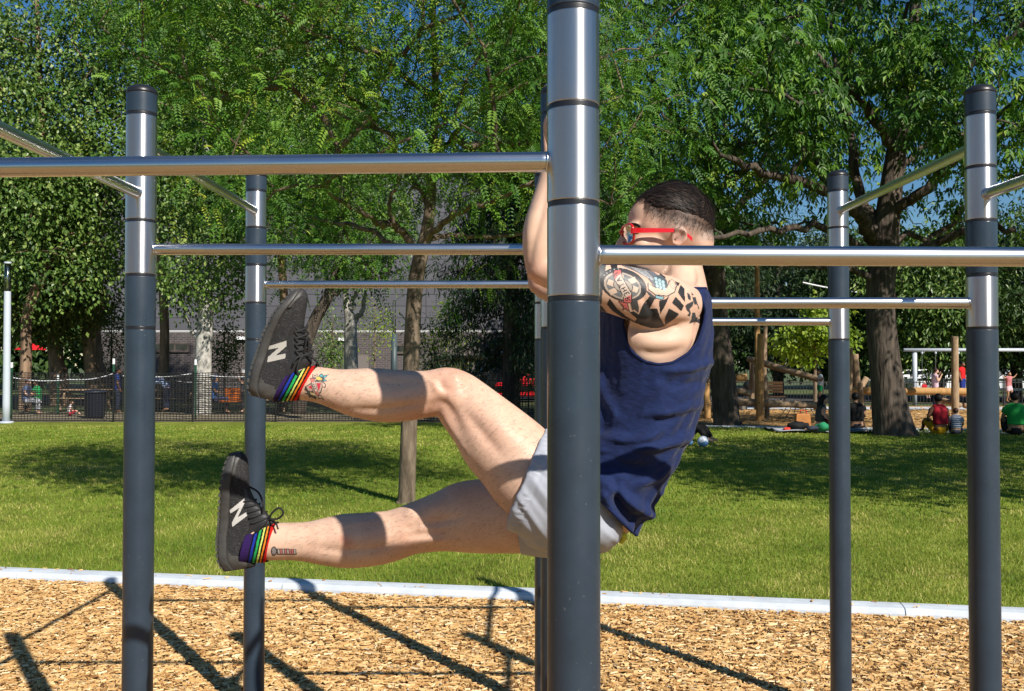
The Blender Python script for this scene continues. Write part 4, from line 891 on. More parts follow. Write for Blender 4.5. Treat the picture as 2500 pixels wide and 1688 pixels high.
for s in (-1, 1):
    x0 = at(1519, 577, HY)[0]; z0 = at(1529, 577, HY)[2]; pts = []
    for a in np.linspace(0, 2 * np.pi, 29):
        c_, s_ = math.cos(a), math.sin(a); yy = HYW + PSC * (s * .034 + .028 * np.sign(c_) * abs(c_) ** .6); zz_ = z0 + PSC * .0205 * np.sign(s_) * abs(s_) ** .6
        pts.append((x0 + .0205 * (abs(yy - HYW) / .071) ** 1.4 - (zz_ - z0) * .10, yy, zz_))
    gpart(MB().tube(pts, .0032, 8), 'rim', m_red)
    c0 = np.mean(pts[:-1], 0); LV = [c0] + [np.array(p) for p in pts[:-1]]
    gpart(MB().add(LV, None, [(0, 1 + i, 1 + (i + 1) % 28) for i in range(28)]), 'lens', gm)
    t = MB(); path = [(1539, 565, s * .0625), (1550, 563.5, s * .068), (1580, 563, s * .0735), (1620, 563, s * .0770), (1650, 563.5, s * .0785), (1672, 570, s * .0765), (1690, 585, s * .073)]
    W = [.0066, .0062, .0058, .0052, .0045, .0042, .0052]; P_ = smooth_path(np.array([(*at(x, y, HY + o), w) for (x, y, o), w in zip(path, W)]), 5)
    VV = []
    for p in P_: 
        for dz, dy in ((1, -1), (1, 1), (-1, 1), (-1, -1)): VV.append((p[0], p[1] + dy * .002, p[2] + dz * p[3]))
    k = len(P_); QQ = [(a * 4 + i, a * 4 + (i + 1) % 4, (a + 1) * 4 + (i + 1) % 4, (a + 1) * 4 + i) for a in range(k - 1) for i in range(4)] + [(0, 3, 2, 1), (k * 4 - 4, k * 4 - 3, k * 4 - 2, k * 4 - 1)]
    o = link('temple_arm', np_mesh('temple_arm', np.array(VV), np.array(QQ)), m_red); o.parent = gl; o.matrix_parent_inverse = glw.inverted()
gpart(MB().tube(smooth_path([(x0 - .004, HYW - .008, z0 + .009), (x0 - .007, HYW, z0 + .012), (x0 - .004, HYW + .008, z0 + .009)], 4), .0024, 8), 'bridge', m_red)

# ---- clipped hair fading out at the sides
fz = np.where(head, np.clip(1 - (pxy[:, 1] - hl) / 42., 0, 1) * (pxy[:, 0] > 1575) * (pxy[:, 1] > hl - 14), 0) * (pxy[:, 1] < 585); fz = fz / fz.sum()
sel = r3.choice(len(V), 5200, p=fz); nb0 = normals(body)[sel]; pb = V[sel] + r3.normal(0, .0012, (5200, 3)); t = np.array((-.25, 0, -.9)) + r3.normal(0, .3, (5200, 3)); t -= nb0 * (t * nb0).sum(1, keepdims=True); t /= np.linalg.norm(t, axis=1, keepdims=True)
Lh = (np.clip(1 - (pxy[sel, 1] - hl[sel]) / 45., .15, 1) * r3.uniform(.005, .011, 5200))[:, None]; sd = np.cross(nb0, t) * .00028; tip = pb + t * Lh + nb0 * Lh * .35
LV = np.stack([pb - sd - nb0 * .001, pb + sd - nb0 * .001, tip], 1).reshape(-1, 3)
link('clipped_hair', np_mesh('clipped_hair', LV, None, np.arange(15600).reshape(-1, 3), attr=np.repeat(r3.random(5200), 3)), m_strand, hair, kind='stuff')
# ---- fine dark hairs on the legs
nrm = normals(body); leg = (pxy[:, 0] > 700) & (pxy[:, 0] < 1320) & (pxy[:, 1] > 890); cand = np.where(leg)[0]
sel = r3.choice(cand, 12000); nrm = bn; pb, nb = V[sel], nrm[sel]; t = np.array((-.75, 0, -.45)) + r3.normal(0, .35, (12000, 3)); t -= nb * (t * nb).sum(1, keepdims=True); t /= np.linalg.norm(t, axis=1, keepdims=True)
Lh = r3.uniform(.006, .014, 12000)[:, None]; sd = np.cross(nb, t) * .00011; tip = pb + t * Lh + nb * .0025; mid = pb + t * Lh * .5 + nb * .002
LV = np.stack([pb - sd, pb + sd, mid + sd, mid - sd, tip], 1).reshape(-1, 3); b = np.arange(12000)[:, None] * 5
link('leg_hair', np_mesh('leg_hair', LV, b + np.array((0, 1, 2, 3)), b + np.array((3, 2, 4))), mat('leg_hair', (.07, .045, .03), .5), bodyo, kind='stuff')

PSC = 1.0
# ------------------------------------------------------------------ trees
trg = np.random.default_rng(21)
def unit(v): return v / np.maximum(np.linalg.norm(v, axis=-1, keepdims=True), 1e-9)
def leaf_quads(c, d, nrm, L, W, droop=.15):
    """diamond leaves folded along the midrib: base c, axis d"""
    s = unit(np.cross(d, nrm)); n2 = np.cross(s, d); L = np.asarray(L)[:, None]; W = np.asarray(W)[:, None]
    mid = c + d * L * .45; tip = c + d * L - np.array((0, 0, 1.)) * L * droop
    V = np.stack([c, mid + s * W / 2 + n2 * W * .14, tip, mid - s * W / 2 + n2 * W * .14], 1).reshape(-1, 3)
    b = np.arange(len(c))[:, None] * 4
    return V, np.concatenate([b + np.array((0, 1, 2)), b + np.array((0, 2, 3))])
def simple_leaves(cl, per, sig, L, W, droop=.5, r=trg):
    n = len(cl) * per; c0 = np.repeat(cl, per, 0); off = r.normal(0, 1, (n, 3)) * np.array(sig); c = c0 + off
    d = unit(unit(off) * .6 + r.normal(0, .55, (n, 3)) + np.array((0, 0, -droop))); nr = unit(r.normal(0, .6, (n, 3)) + np.array((.15, -.35, .8)))
    V, T = leaf_quads(c, d, nr, L * r.uniform(.7, 1.25, n), W * r.uniform(.75, 1.2, n))
    rn = np.repeat(r.normal(.5, .16, len(cl)), per) + r.normal(0, .17, n); return V, T, np.repeat(np.clip(rn, 0, 1), 4)
def compound_leaves(cl, per, sig, L, W, k=5, rach=.16, droop=.6, r=trg, hang=.5):
    """rachis with k leaflets: pairs along it and one at the end"""
    n = len(cl) * per; c0 = np.repeat(cl, per, 0); off = r.normal(0, 1, (n, 3)) * np.array(sig); c = c0 + off
    d = unit(unit(off) * .7 + r.normal(0, .45, (n, 3)) + np.array((0, 0, -droop))); nr = unit(r.normal(0, .4, (n, 3)) + np.array((.1, -.3, .9)))
    s = unit(np.cross(d, nr)); nr = np.cross(s, d); Vs, Ts, o = [], [], 0; lr = np.clip(np.repeat(r.normal(.5, .15, len(cl)), per) + r.normal(0, .15, n), 0, 1); R = []
    RL = rach * r.uniform(.7, 1.25, n)[:, None]; g = np.array((0, 0, -1.))
    np_ = (k - 1) // 2
    for q in range(k):
        t, sd = (1., 0.) if q == k - 1 else (.35 + .65 * (q // 2) / max(np_, 1), 1. if q % 2 else -1.)
        p = c + d * RL * t + g * RL * hang * t * t
        dd = unit(d * (.5 if sd else 1) + s * sd * .9 + g * (hang * .8) + r.normal(0, .12, (n, 3)))
        V, T = leaf_quads(p, dd, nr, L * r.uniform(.75, 1.2, n), W * r.uniform(.8, 1.2, n), .2)
        Vs.append(V); Ts.append(T + o); o += len(V); R.append(np.repeat(np.clip(lr + r.normal(0, .05, n), 0, 1), 4))
    return np.concatenate(Vs), np.concatenate(Ts), np.concatenate(R)
def fern_leaves(cl, per, sig, rach, pairs, ll, lw, r=trg, cval=None):
    n = len(cl) * per; c0 = np.repeat(cl, per, 0); off = r.normal(0, 1, (n, 3)) * np.array(sig); c = c0 + off
    d = unit(unit(off) * .75 + r.normal(0, .4, (n, 3)) + np.array((0, 0, -.15))); nr = unit(r.normal(0, .45, (n, 3)) + np.array((.15, -.45, .8)))
    s = unit(np.cross(d, nr)); g = np.array((0, 0, -1.)); RL = (rach * r.uniform(.65, 1.25, n))[:, None]
    lr = np.repeat(r.normal(.5, .17, len(cl)), per) + r.normal(0, .13, n) if cval is None else np.full(n, cval) + r.normal(0, .04, n)
    Vs, Ts, R, o = [], [], [], 0
    for q in range(pairs):
        t = .12 + .88 * (q + .5) / pairs; p = c + d * RL * t + g * RL * .55 * t * t; ax = unit(d + g * 1.1 * t)
        for sd in (-1, 1):
            dd = unit(s * sd + ax * .35 + g * .18); V, T = leaf_quads(p, dd, nr, ll * (1 - .45 * t ** 3) * r.uniform(.85, 1.1, n), np.full(n, lw), .12)
            Vs.append(V); Ts.append(T + o); o += len(V); R.append(np.repeat(np.clip(lr, 0, 1), 4))
    return np.concatenate(Vs), np.concatenate(Ts), np.concatenate(R)
def crown_points(blobs, n, shell=.5, r=trg, gap=.0, seed=0):
    """points spread through ellipsoids (cx, cy, cz, rx, ry, rz[, weight]), uneven, with gaps"""
    w = np.array([(b[6] if len(b) > 6 else 1) * b[3] * b[4] * b[5] for b in blobs]); w = w / w.sum(); out = []
    while sum(map(len, out)) < n:
        k = r.choice(len(blobs), n, p=w); B = np.array([b[:6] for b in blobs])[k]
        u = unit(r.normal(0, 1, (n, 3))); rad = (shell ** 3 + (1 - shell ** 3) * r.random(n)) ** (1 / 3)
        p = B[:, :3] + u * rad[:, None] * B[:, 3:]; f = vnoise(p * 1.15, seed + 40); out.append(p[f > gap - .6])
    return np.concatenate(out)[:n]
def skeleton(trunk, limbs, cl, twig, r=trg, maxn=200, up=.25):
    """trunk, limbs: (x, y, z, radius) polylines; cl: cluster centres to reach. Returns an MB of tapered tubes"""
    mb = MB(); tp = smooth_path(trunk, 6); wob = tp.copy()
    mb.tube(tp[:, :3], tp[:, 3], 16); nodes = [tuple(p[:3]) for p in tp[len(tp) // 3:]]; 
    for lb in limbs:
        lp = smooth_path(lb, 6); lp[1:-1, :3] += r.normal(0, .035, (len(lp) - 2, 3)) * min(1, lp[0, 3] * 10); mb.tube(lp[:, :3], lp[:, 3], 10); nodes += [tuple(p[:3]) for p in lp[2:]]
    par = [-1] * len(nodes); paths = []; cnt = [0] * len(nodes)
    base = np.array(nodes).mean(0); order = np.argsort(np.linalg.norm(cl - base, axis=1))
    if len(order) > maxn: order = np.sort(r.choice(len(order), maxn, replace=False)); order = order[np.argsort(np.linalg.norm(cl[order] - base, axis=1))]
    for i in order:
        p = cl[i]; N_ = np.array(nodes); dv = p - N_; ds = np.linalg.norm(dv, axis=1); cost = ds + .8 * np.maximum(0, -dv[:, 2] + .2) ; a = int(np.argmin(cost)); A = N_[a]
        L = ds[a]; m = max(2, min(6, int(L / .5) + 1)); chain = [a]
        for q in range(1, m + 1):
            t = q / m; pt = A + (p - A) * t + np.array((0, 0, 1.)) * up * L * t * (1 - t) + (r.normal(0, .06 * L, 3) if q < m else 0)
            nodes.append(tuple(pt)); par.append(chain[-1]); cnt.append(0); chain.append(len(nodes) - 1)
        paths.append(chain)
        j = chain[-1]
        while j >= 0 and par[j] >= -1:
            cnt[j] += 1; j = par[j]
    for ch in paths:
        rad = [twig * max(1, cnt[j]) ** .48 for j in ch]; rad[0] = min(rad[0], rad[1] * 1.15); mb.tube(np.array([nodes[j] for j in ch]), rad, 5, False)
    return mb
def mat_bark(name, c, c2, sc=9, stretch=(1, 1, .22), b=.7, dist=.03):
    return mat(name, c, .9, spec=.2, var=(sc, .5), var2=c2, bump=(sc * 1.4, b, dist), stretch=stretch)
m_bark = mat_bark('grey_brown_bark', (.10, .075, .052), (.26, .20, .145), 11)
m_barkd = mat_bark('dark_furrowed_bark', (.045, .035, .028), (.15, .12, .095), 9, (1, 1, .16), 1., .06)
m_barkw = mat_bark('pale_poplar_bark', (.36, .34, .30), (.62, .60, .55), 8, (1, 1, .6), .5)
m_barkr = mat_bark('reddish_cedar_bark', (.16, .10, .065), (.34, .23, .15), 7, (1, 1, .12))
G = lambda *s: s
m_locust = mat_rnd('locust_leaf', [(0, (.020, .064, .008)), (.3, (.05, .140, .014)), (.6, (.092, .210, .019)), (.85, (.165, .285, .026)), (1, (.36, .41, .05))], .5, .3, .22)
m_ash = mat_rnd('ash_leaf', [(0, (.014, .050, .007)), (.35, (.040, .115, .013)), (.65, (.085, .195, .02)), (.9, (.19, .31, .03)), (1, (.30, .40, .04))], .5, .32, .24)
m_poplar = mat_rnd('poplar_leaf', [(0, (.022, .060, .012)), (.35, (.060, .125, .020)), (.65, (.115, .200, .034)), (1, (.28, .36, .10))], .42, .42, .18)
m_cedar = mat_rnd('cedar_foliage', [(0, (.03, .06, .012)), (.5, (.11, .145, .028)), (1, (.24, .25, .06))], .6, .3, .2)
m_spruce = mat_rnd('spruce_needles', [(0, (.006, .018, .009)), (.5, (.016, .042, .018)), (.85, (.04, .075, .022)), (1, (.10, .13, .03))], .6, .3, .1)
m_back = mat_rnd('far_leaf', [(0, (.016, .042, .012)), (.5, (.045, .095, .022)), (1, (.10, .16, .04))], .5, .35, .25)
m_lime = mat_rnd('yellow_green_leaf', [(0, (.10, .17, .015)), (.5, (.20, .30, .02)), (1, (.32, .40, .05))], .5, .4, .35)
def wpts(pts, Y, z0=None):
    """(px, py, r_px[, dY]) -> (x, y, z, r)"""
    out = []
    for p in pts:
        y = Y + (p[3] if len(p) > 3 else 0); w = at(p[0], p[1], y); out.append((*w, p[2] * y / F))
    return out
def make_tree(name, label, trunk, limbs, cl, leaf, m_leaf, m_wood, twig=.008, group=None, maxn=200, extra=None, up=.25):
    b = trunk[0]; root = empty(name, (b[0], b[1], b[2]), label, 'tree', group)
    sk = skeleton(trunk, limbs, cl, twig, maxn=maxn, up=up); sk.build('trunk', m_wood, root, True)
    V, T, R = leaf; ln = np_mesh('crown', V, None, T, attr=R); link('crown', ln, m_leaf, root)
    if extra: link(extra[0], np_mesh(extra[0], extra[1][0], None, extra[1][1], attr=extra[1][2]), extra[2], root)
    return root

# honey locust on the lawn
b = ground_at(992, 1228, LAWN_Z); YT = b[1]
trunk = wpts([(990, 1235, 25), (993, 1205, 21), (999, 1020, 20), (1005, 850, 19.5), (1014, 700, 19), (1028, 622, 18), (1043, 560, 15), (1052, 480, 13), (1056, 380, 11, -.1), (1062, 260, 9, -.1), (1060, 100, 8), (1050, -150, 6), (1040, -350, 4)], YT)
limbs = [wpts(l, YT) for l in ([(1022, 628, 10), (985, 568, 9, -.2), (955, 545, 8, -.4), (930, 548, 7, -.6), (880, 520, 6, -.9), (800, 470, 5, -1.3), (720, 440, 4, -1.6)], [(1028, 620, 8), (960, 600, 7, .3), (890, 560, 6, .6), (800, 540, 5, 1), (690, 520, 4, 1.4)],
        [(1036, 590, 9), (1090, 540, 8, -.3), (1150, 505, 7, -.7), (1230, 480, 5, -1.0), (1330, 430, 4, -1.5)], [(1040, 585, 7), (1110, 575, 6, .4), (1210, 580, 5, .9), (1330, 560, 4, 1.2)], [(962, 548, 6, -.4), (952, 500, 5, -.5), (975, 420, 5, -.6), (960, 330, 4, -.7)], [(1050, 500, 8), (1000, 430, 7, .2), (900, 330, 5, .6), (760, 230, 4, .9)], [(1056, 400, 8), (1140, 300, 6, -.6), (1280, 210, 5, -1.2), (1450, 150, 4, -2)], [(1060, 250, 8), (940, 150, 6, -1), (760, 80, 4, -2)])]
cl = crown_points([(-1.05, YT - .5, 6.1, 3.7, 3.4, 2.6), (.6, YT - 1.0, 5.2, 2.2, 2.2, 1.7, 1.1), (-2.6, YT - .8, 4.9, 1.7, 2.0, 1.5, 1.3)], 440, .35, gap=.2, seed=1)
cl = cl[cl[:, 2] > 3.5 + .25 * np.sin(cl[:, 0] * 3)]
low = [(at(x, y, Y)) for x, y, Y in ((470, 480, 9.6), (430, 330, 9.3), (560, 400, 9.2), (390, 250, 9.4), (700, 330, 9.0), (820, 250, 8.8), (620, 250, 9.0), (950, 290, 8.8), (1120, 300, 8.9), (1230, 420, 9.5), (1210, 300, 9.2), (1500, 380, 10.2), (1560, 330, 10.4), (1490, 500, 10.6), (1470, 250, 9.8), (1590, 450, 11), (640, 500, 10.2), (760, 470, 10.5), (880, 400, 9.6), (1150, 470, 10.4), (1490, 590, 11.3), (720, 620, 12.8), (640, 640, 12.8), (820, 600, 12.4), (900, 650, 13), (1150, 640, 13), (1210, 600, 12.6), (700, 560, 12), (560, 560, 12.5), (1100, 700, 13.2), (1560, 560, 12), (1500, 470, 11.5), (1480, 100, 9.5), (1560, 120, 9.8))]
cl = np.concatenate([cl, np.array(low)])
A1 = fern_leaves(cl, 34, (.29, .29, .23), .22, 7, .048, .0205)
fl = cl[trg.choice(len(cl), 60)] ; fl = np.concatenate([fl, np.array([at(x, y, Y) for x, y, Y in ((720, 215, 8.6), (760, 250, 8.6), (860, 200, 8.5), (800, 210, 8.5), (640, 350, 9.0), (220, 330, 9.6), (300, 370, 9.6), (480, 240, 9.2), (1060, 160, 8.7), (1080, 190, 8.7), (1270, 470, 9.4), (1560, 230, 10), (1540, 330, 10), (930, 60, 8.7))])])
A2 = fern_leaves(fl, 9, (.10, .10, .08), .16, 6, .016, .011, cval=.97)
A1 = (np.concatenate([A1[0], A2[0]]), np.concatenate([A1[1], A2[1] + len(A1[0])]), np.concatenate([A1[2], A2[2]]))
make_tree('honey_locust_tree', 'slender locust tree with feathery leaves growing on the lawn behind the bars', trunk, limbs, cl, A1, m_locust, m_bark, .0065, maxn=300)

# big ash on the right
b = ground_at(2182, 1062, LAWN_Z); YA = b[1]
trunk = wpts([(2186, 1075, 60), (2182, 1050, 50), (2174, 1000, 43), (2162, 900, 37), (2152, 800, 35), (2150, 700, 34), (2158, 620, 34), (2168, 520, 29), (2184, 400, 25), (2205, 260, 20), (2228, 110, 16), (2240, -80, 11), (2250, -300, 6)], YA)
limbs = [wpts(l, YA) for l in ([(2140, 600, 18), (2110, 545, 17, -.6), (2060, 490, 15, -1.2), (1980, 452, 13, -2), (1880, 425, 10, -2.8), (1760, 380, 7, -3.6)], [(2145, 570, 14), (2098, 470, 13, .3), (2075, 350, 12, .5), (2050, 200, 9, .6), (2020, 50, 6, .6)],
        [(2170, 520, 14), (2250, 470, 13, -.6), (2340, 380, 11, -1.2), (2450, 330, 9, -1.8), (2600, 270, 6, -2.4)], [(2160, 640, 14), (2250, 610, 12, -.8), (2350, 570, 10, -1.4), (2480, 560, 7, -2)], [(2140, 640, 11), (2030, 560, 9, -1), (1900, 560, 8, -2), (1750, 580, 6, -2.8), (1620, 600, 4, -3)],
        [(2190, 380, 13), (2110, 260, 11, -1), (1990, 140, 9, -2), (1850, 60, 6, -3)], [(2205, 300, 12), (2320, 200, 10, -.8), (2450, 100, 7, -1.4), (2560, 20, 5, -2)], [(2180, 430, 9), (2280, 330, 8, .8), (2420, 200, 6, 1.6)], [(2150, 690, 9), (2080, 660, 8, -.4), (1960, 650, 6, -1), (1850, 640, 4, -1.4)])]
cl = crown_points([(9.0, YA - .5, 9.6, 7.6, 5.8, 5.0), (5.5, YA - 2.5, 8.0, 4.2, 3.5, 3.6, 1.3), (12.5, YA - 1.5, 6.6, 3.4, 3.5, 2.4, .8), (6.5, YA - 1, 6.0, 4.0, 3.4, 1.8, .9)], 440, .3, gap=.65, seed=4)
cl = cl[(cl[:, 2] > 4.6)]
make_tree('ash_tree', 'big ash tree with a thick furrowed trunk shading the picnickers', trunk, limbs, cl, compound_leaves(cl, 30, (.38, .38, .27), .155, .062, 5, .15), m_ash, m_barkd, .011, maxn=330)

# second thick trunk left of it
b = ground_at(1776, 1040, LAWN_Z); YB = b[1]
trunk = wpts([(1778, 1050, 40), (1774, 1030, 33), (1764, 920, 31), (1752, 820, 30), (1745, 720, 28), (1742, 640, 26), (1745, 520, 22), (1735, 380, 18), (1740, 200, 13), (1735, 0, 8)], YB)
limbs = [wpts(l, YB) for l in ([(1742, 650, 14), (1700, 560, 12, .6), (1620, 470, 9, 1.2), (1540, 400, 6, 1.6)], [(1745, 600, 12), (1810, 500, 10, .6), (1900, 400, 7, 1.2)], [(1740, 420, 11), (1660, 300, 8, -.6), (1580, 180, 5, -1)], [(1740, 700, 9), (1680, 640, 7, -.8), (1600, 620, 5, -1.4)])]
cl = crown_points([(5.4, YB + 1.2, 9.6, 6.2, 4.8, 4.6), (3.0, YB, 6.6, 3.0, 3.0, 2.2)], 330, .3, gap=.35, seed=6); cl = cl[cl[:, 2] > 4.3]
make_tree('maple_tree', 'broad tree with a straight grey trunk between the man and the playground', trunk, limbs, cl, compound_leaves(cl, 24, (.48, .48, .34), .16, .072, 5, .13), m_ash, m_barkd, .011, maxn=220)

# pale-barked poplar in front of the building
YP = 33.
trunk = wpts([(492, 1030, 27), (494, 1000, 22), (497, 850, 19.5), (502, 790, 19), (503, 740, 14), (500, 640, 11), (506, 480, 9), (500, 300, 7), (505, 100, 5)], YP)
limbs = [wpts(l, YP) for l in ([(505, 775, 8), (530, 740, 7), (560, 700, 5)], [(498, 790, 10), (488, 720, 8), (470, 620, 7, .6), (440, 500, 5, 1)], [(505, 740, 8), (540, 640, 6, .3), (580, 500, 4, .6)], [(500, 830, 6), (470, 812, 5), (452, 770, 4)])]
cl = crown_points([(-10.3, YP, 6.2, 1.9, 1.7, 2.8, 1.6), (-10.2, YP + .4, 10.6, 2.6, 2.2, 4.2)], 230, .2, seed=9)
m_pop = lambda cl, per=120, s=(.42, .42, .36), L=.125: simple_leaves(cl, per, s, L, L * .82, .6)
make_tree('poplar_tree', 'poplar with a white scarred trunk standing behind the black net fence', trunk, limbs, cl, m_pop(cl), m_poplar, m_barkw, .01, maxn=120)
# taller poplars filling the upper left
YQ = 37.
for (px, w, z, rx, rz, n, lab, sd) in ((90, 24, 10.5, 4.0, 7.2, 350, 'tall silvery poplar at the left edge beyond the net fence', 11), (395, 20, 12.2, 4.2, 5.8, 320, 'tall silvery poplar rising above the grey building corner', 12), (690, 17, 13.2, 3.6, 5.2, 280, 'tall poplar crown behind the locust tree, left of its trunk', 13)):
    x = (px - CX) * YQ / F; trunk = [(x, YQ, 0, .2), (x + .1, YQ, 3, .17), (x - .1, YQ, 7, .14), (x, YQ, 12, .1), (x, YQ, 16, .04)]
    if px == 90: trunk = wpts([(60, 1012, 16), (62, 920, 14), (64, 860, 13), (68, 760, 12), (120, 600, 14), (100, 300, 9), (90, 0, 5)], YQ)
    cl = crown_points([(x, YQ, z, rx, 2.8, rz), (x + .8, YQ - 1, z - 3, rx * .9, 2.4, rz * .5)], n, .25, gap=.35, seed=sd)
    make_tree('poplar_tree', lab, trunk, [], cl, m_pop(cl, 105, (.55, .55, .46), .155), m_poplar, m_barkr, .012, 'tall poplars', 130)
# cedars at the left with reddish trunks
for (px, tw, cx_, lab, sd) in ((137, 18, 50, 'olive cedar with a bare reddish trunk, nearest the white light column', 31), (228, 22, 165, 'olive cedar with a leaning reddish trunk beside the building corner', 32)):
    Yc = 41.; trunk = wpts([(px + 12, 1000, tw + 8), (px + 6, 915, tw + 3), (px, 880, tw), (px - 4, 800, tw - 1), (px + 12, 740, tw - 3), (px - 4, 640, tw - 6), (px, 500, 8), (px, 300, 4)], Yc)
    x = (cx_ - CX) * Yc / F; cl = crown_points([(x, Yc - .3, 5.0, 1.9, 1.8, 2.4, 1.3), (x, Yc, 8.5, 1.9, 1.9, 3.6)], 190, .3, gap=.05, seed=sd); cl = cl[cl[:, 2] > 2.6]
    make_tree('cedar_tree', lab, trunk, [], cl, simple_leaves(cl, 120, (.45, .45, .28), .20, .085, .45), m_cedar, m_barkr, .012, 'cedars at the left', 90)
# young cut-back tree and a leaning dark one in front of the brick wall
Yt = 38.
trunk = wpts([(858, 1003, 22), (858, 925, 18), (857, 880, 17), (856, 820, 16), (855, 780, 14), (845, 730, 8), (842, 650, 6), (850, 520, 4)], Yt)
cl = crown_points([(at(850, 600, Yt)[0], Yt, 6.6, 2.3, 1.9, 2.0), (at(870, 500, Yt)[0], Yt, 9, 2.6, 2.0, 2.4)], 130, .3, seed=41)
make_tree('pollarded_tree', 'pollarded tree with pale stubs above the brick wall doorway', trunk, [wpts([(858, 790, 8), (885, 760, 6), (892, 715, 4)], Yt), wpts([(853, 770, 7), (868, 720, 5), (872, 660, 4)], Yt)], cl, m_pop(cl, 100), m_poplar, m_barkw, .01, None, 60)
Yt = 31.
trunk = wpts([(728, 1010, 19), (735, 940, 17), (745, 850, 16), (770, 780, 15), (800, 725, 14), (822, 660, 12), (830, 560, 9), (835, 420, 5)], Yt)
cl = crown_points([(at(780, 600, Yt)[0], Yt, 5.9, 2.6, 2.2, 1.6), (at(760, 450, Yt)[0], Yt, 8, 3, 2.4, 2.4), (at(920, 640, Yt)[0], Yt, 5.4, 1.6, 1.6, 1.0)], 190, .3, seed=43)
make_tree('leaning_tree', 'leaning dark-barked tree behind the raised black shoe', trunk, [wpts([(800, 725, 6), (840, 705, 5), (880, 690, 3)], Yt)], cl, fern_leaves(cl, 22, (.36, .36, .24), .28, 5, .09, .042), m_locust, m_barkd, .01, None, 90)
# spruce
Ys = 30.; xs = at(1248, 900, Ys)[0]
root = empty('spruce_tree', (xs, Ys, 0), 'dark drooping spruce behind the central post and raised knee', 'tree')
MB().tube([(xs, Ys, -.1), (xs, Ys, 3), (xs, Ys, 8), (xs, Ys, 13)], [.30, .25, .16, .03], 12).build('trunk', m_barkd, root, True)
mbb = MB(); cc = []
for k in range(150):
    z = trg.uniform(2.0, 12.5); a = trg.uniform(0, 6.28); Lb = max(.5, (13.2 - z) * .30) * trg.uniform(.75, 1.1); s = np.linspace(0, 1, 7)[:, None]
    d = np.array((math.cos(a), math.sin(a), 0)); p = np.array((xs, Ys, z)) + d * Lb * s + np.array((0, 0, -1.)) * Lb * (.55 * s ** 1.5 - .18 * s ** 4)
    mbb.tube(p, np.linspace(.035, .006, 7), 5, False); cc.append(p[1:]); 
    for q in range(2): cc.append(p[2:] + trg.normal(0, .16, (5, 3)))
mbb.build('branches', m_barkd, root, True)
cl = np.concatenate(cc); V, T, R = simple_leaves(cl, 20, (.16, .16, .14), .19, .042, 1.0); link('crown', np_mesh('crown', V, None, T, attr=R), m_spruce, root)
# thin young trees along the brick wall
for (px, Y, z0, z1, r, lab, m) in ((272, 46, .8, 4.6, .95, 'thin yellowing young tree left of the brick wall', m_cedar), (548, 46, 1.0, 4.1, .85, 'young columnar tree right of the white poplar trunk', m_cedar), (812, 48, 1.2, 4.6, .8, 'young columnar tree left of the pollarded trunk', m_poplar), (915, 48, 2.2, 5.4, 1.0, 'sparse yellow-green young tree right of the pollarded trunk', m_lime), (1090, 40, .8, 4.2, 1.3, 'bright yellow-green bush seen through the spruce', m_lime)):
    x = (px - CX) * Y / F; cl = crown_points([(x, Y, (z0 + z1) / 2, r, r, (z1 - z0) / 2)], 42, .1, seed=int(px))
    make_tree('young_tree', lab, [(x, Y, 0, .05), (x, Y, z1 * .5, .04), (x, Y, z1 * .9, .015)], [], cl, simple_leaves(cl, 40 if px != 915 else 16, (.24, .24, .26), .12, .08, .3), m, m_bark, .008, 'young trees by the building', 30)
# right-hand background
x = at(1990, 900, 36)[0]; cl = crown_points([(x, 36, 2.9, 1.2, 1.1, 1.2)], 50, .2, seed=71)
make_tree('young_maple', 'small bright lime-green tree behind the boy on the log', [(x, 36, 0, .07), (x, 36, 2, .05), (x, 36, 3.6, .02)], [], cl, simple_leaves(cl, 60, (.28, .28, .16), .17, .14, .5), m_lime, m_bark, .01, None, 40)
BG = [(1560, 48, 6.5, 4.2, 5.5, m_back), (1700, 55, 6.5, 5, 5.6, m_spruce), (1900, 52, 5.6, 5.0, 4.6, m_spruce), (2080, 50, 4.6, 3.2, 3.5, m_back), (2290, 46, 4.6, 3.4, 3.6, m_poplar), (2480, 48, 5, 4.4, 4.2, m_spruce), (2620, 44, 5, 4.4, 4.2, m_back)]
bgl = ['rounded dark tree behind the man\'s back', 'dark conifer far behind the straight grey trunk', 'dark drooping conifer behind the tall playground log', 'mid green tree between ash trunk and dark conifer', 'pale green birch-like tree right of the ash trunk', 'dark conifer beyond the swing at right', 'tall leafy tree past the right edge of the swing']
for (px, Y, z, rx, rz, m), lab in zip(BG, bgl):
    x = (px - CX) * Y / F; cl = crown_points([(x, Y, z, rx, rx * .8, rz)], 260, .4, seed=px); cl = cl[cl[:, 2] > 1.6]
    make_tree('background_tree', lab, [(x, Y, 0, .3), (x, Y, z * .6, .22), (x, Y, z + rz * .7, .05)], [], cl, simple_leaves(cl, 62, (.6, .6, .44), .26, .12 if m is not m_spruce else .07, .6), m, m_barkd, .02, 'trees beyond the playground', 50)
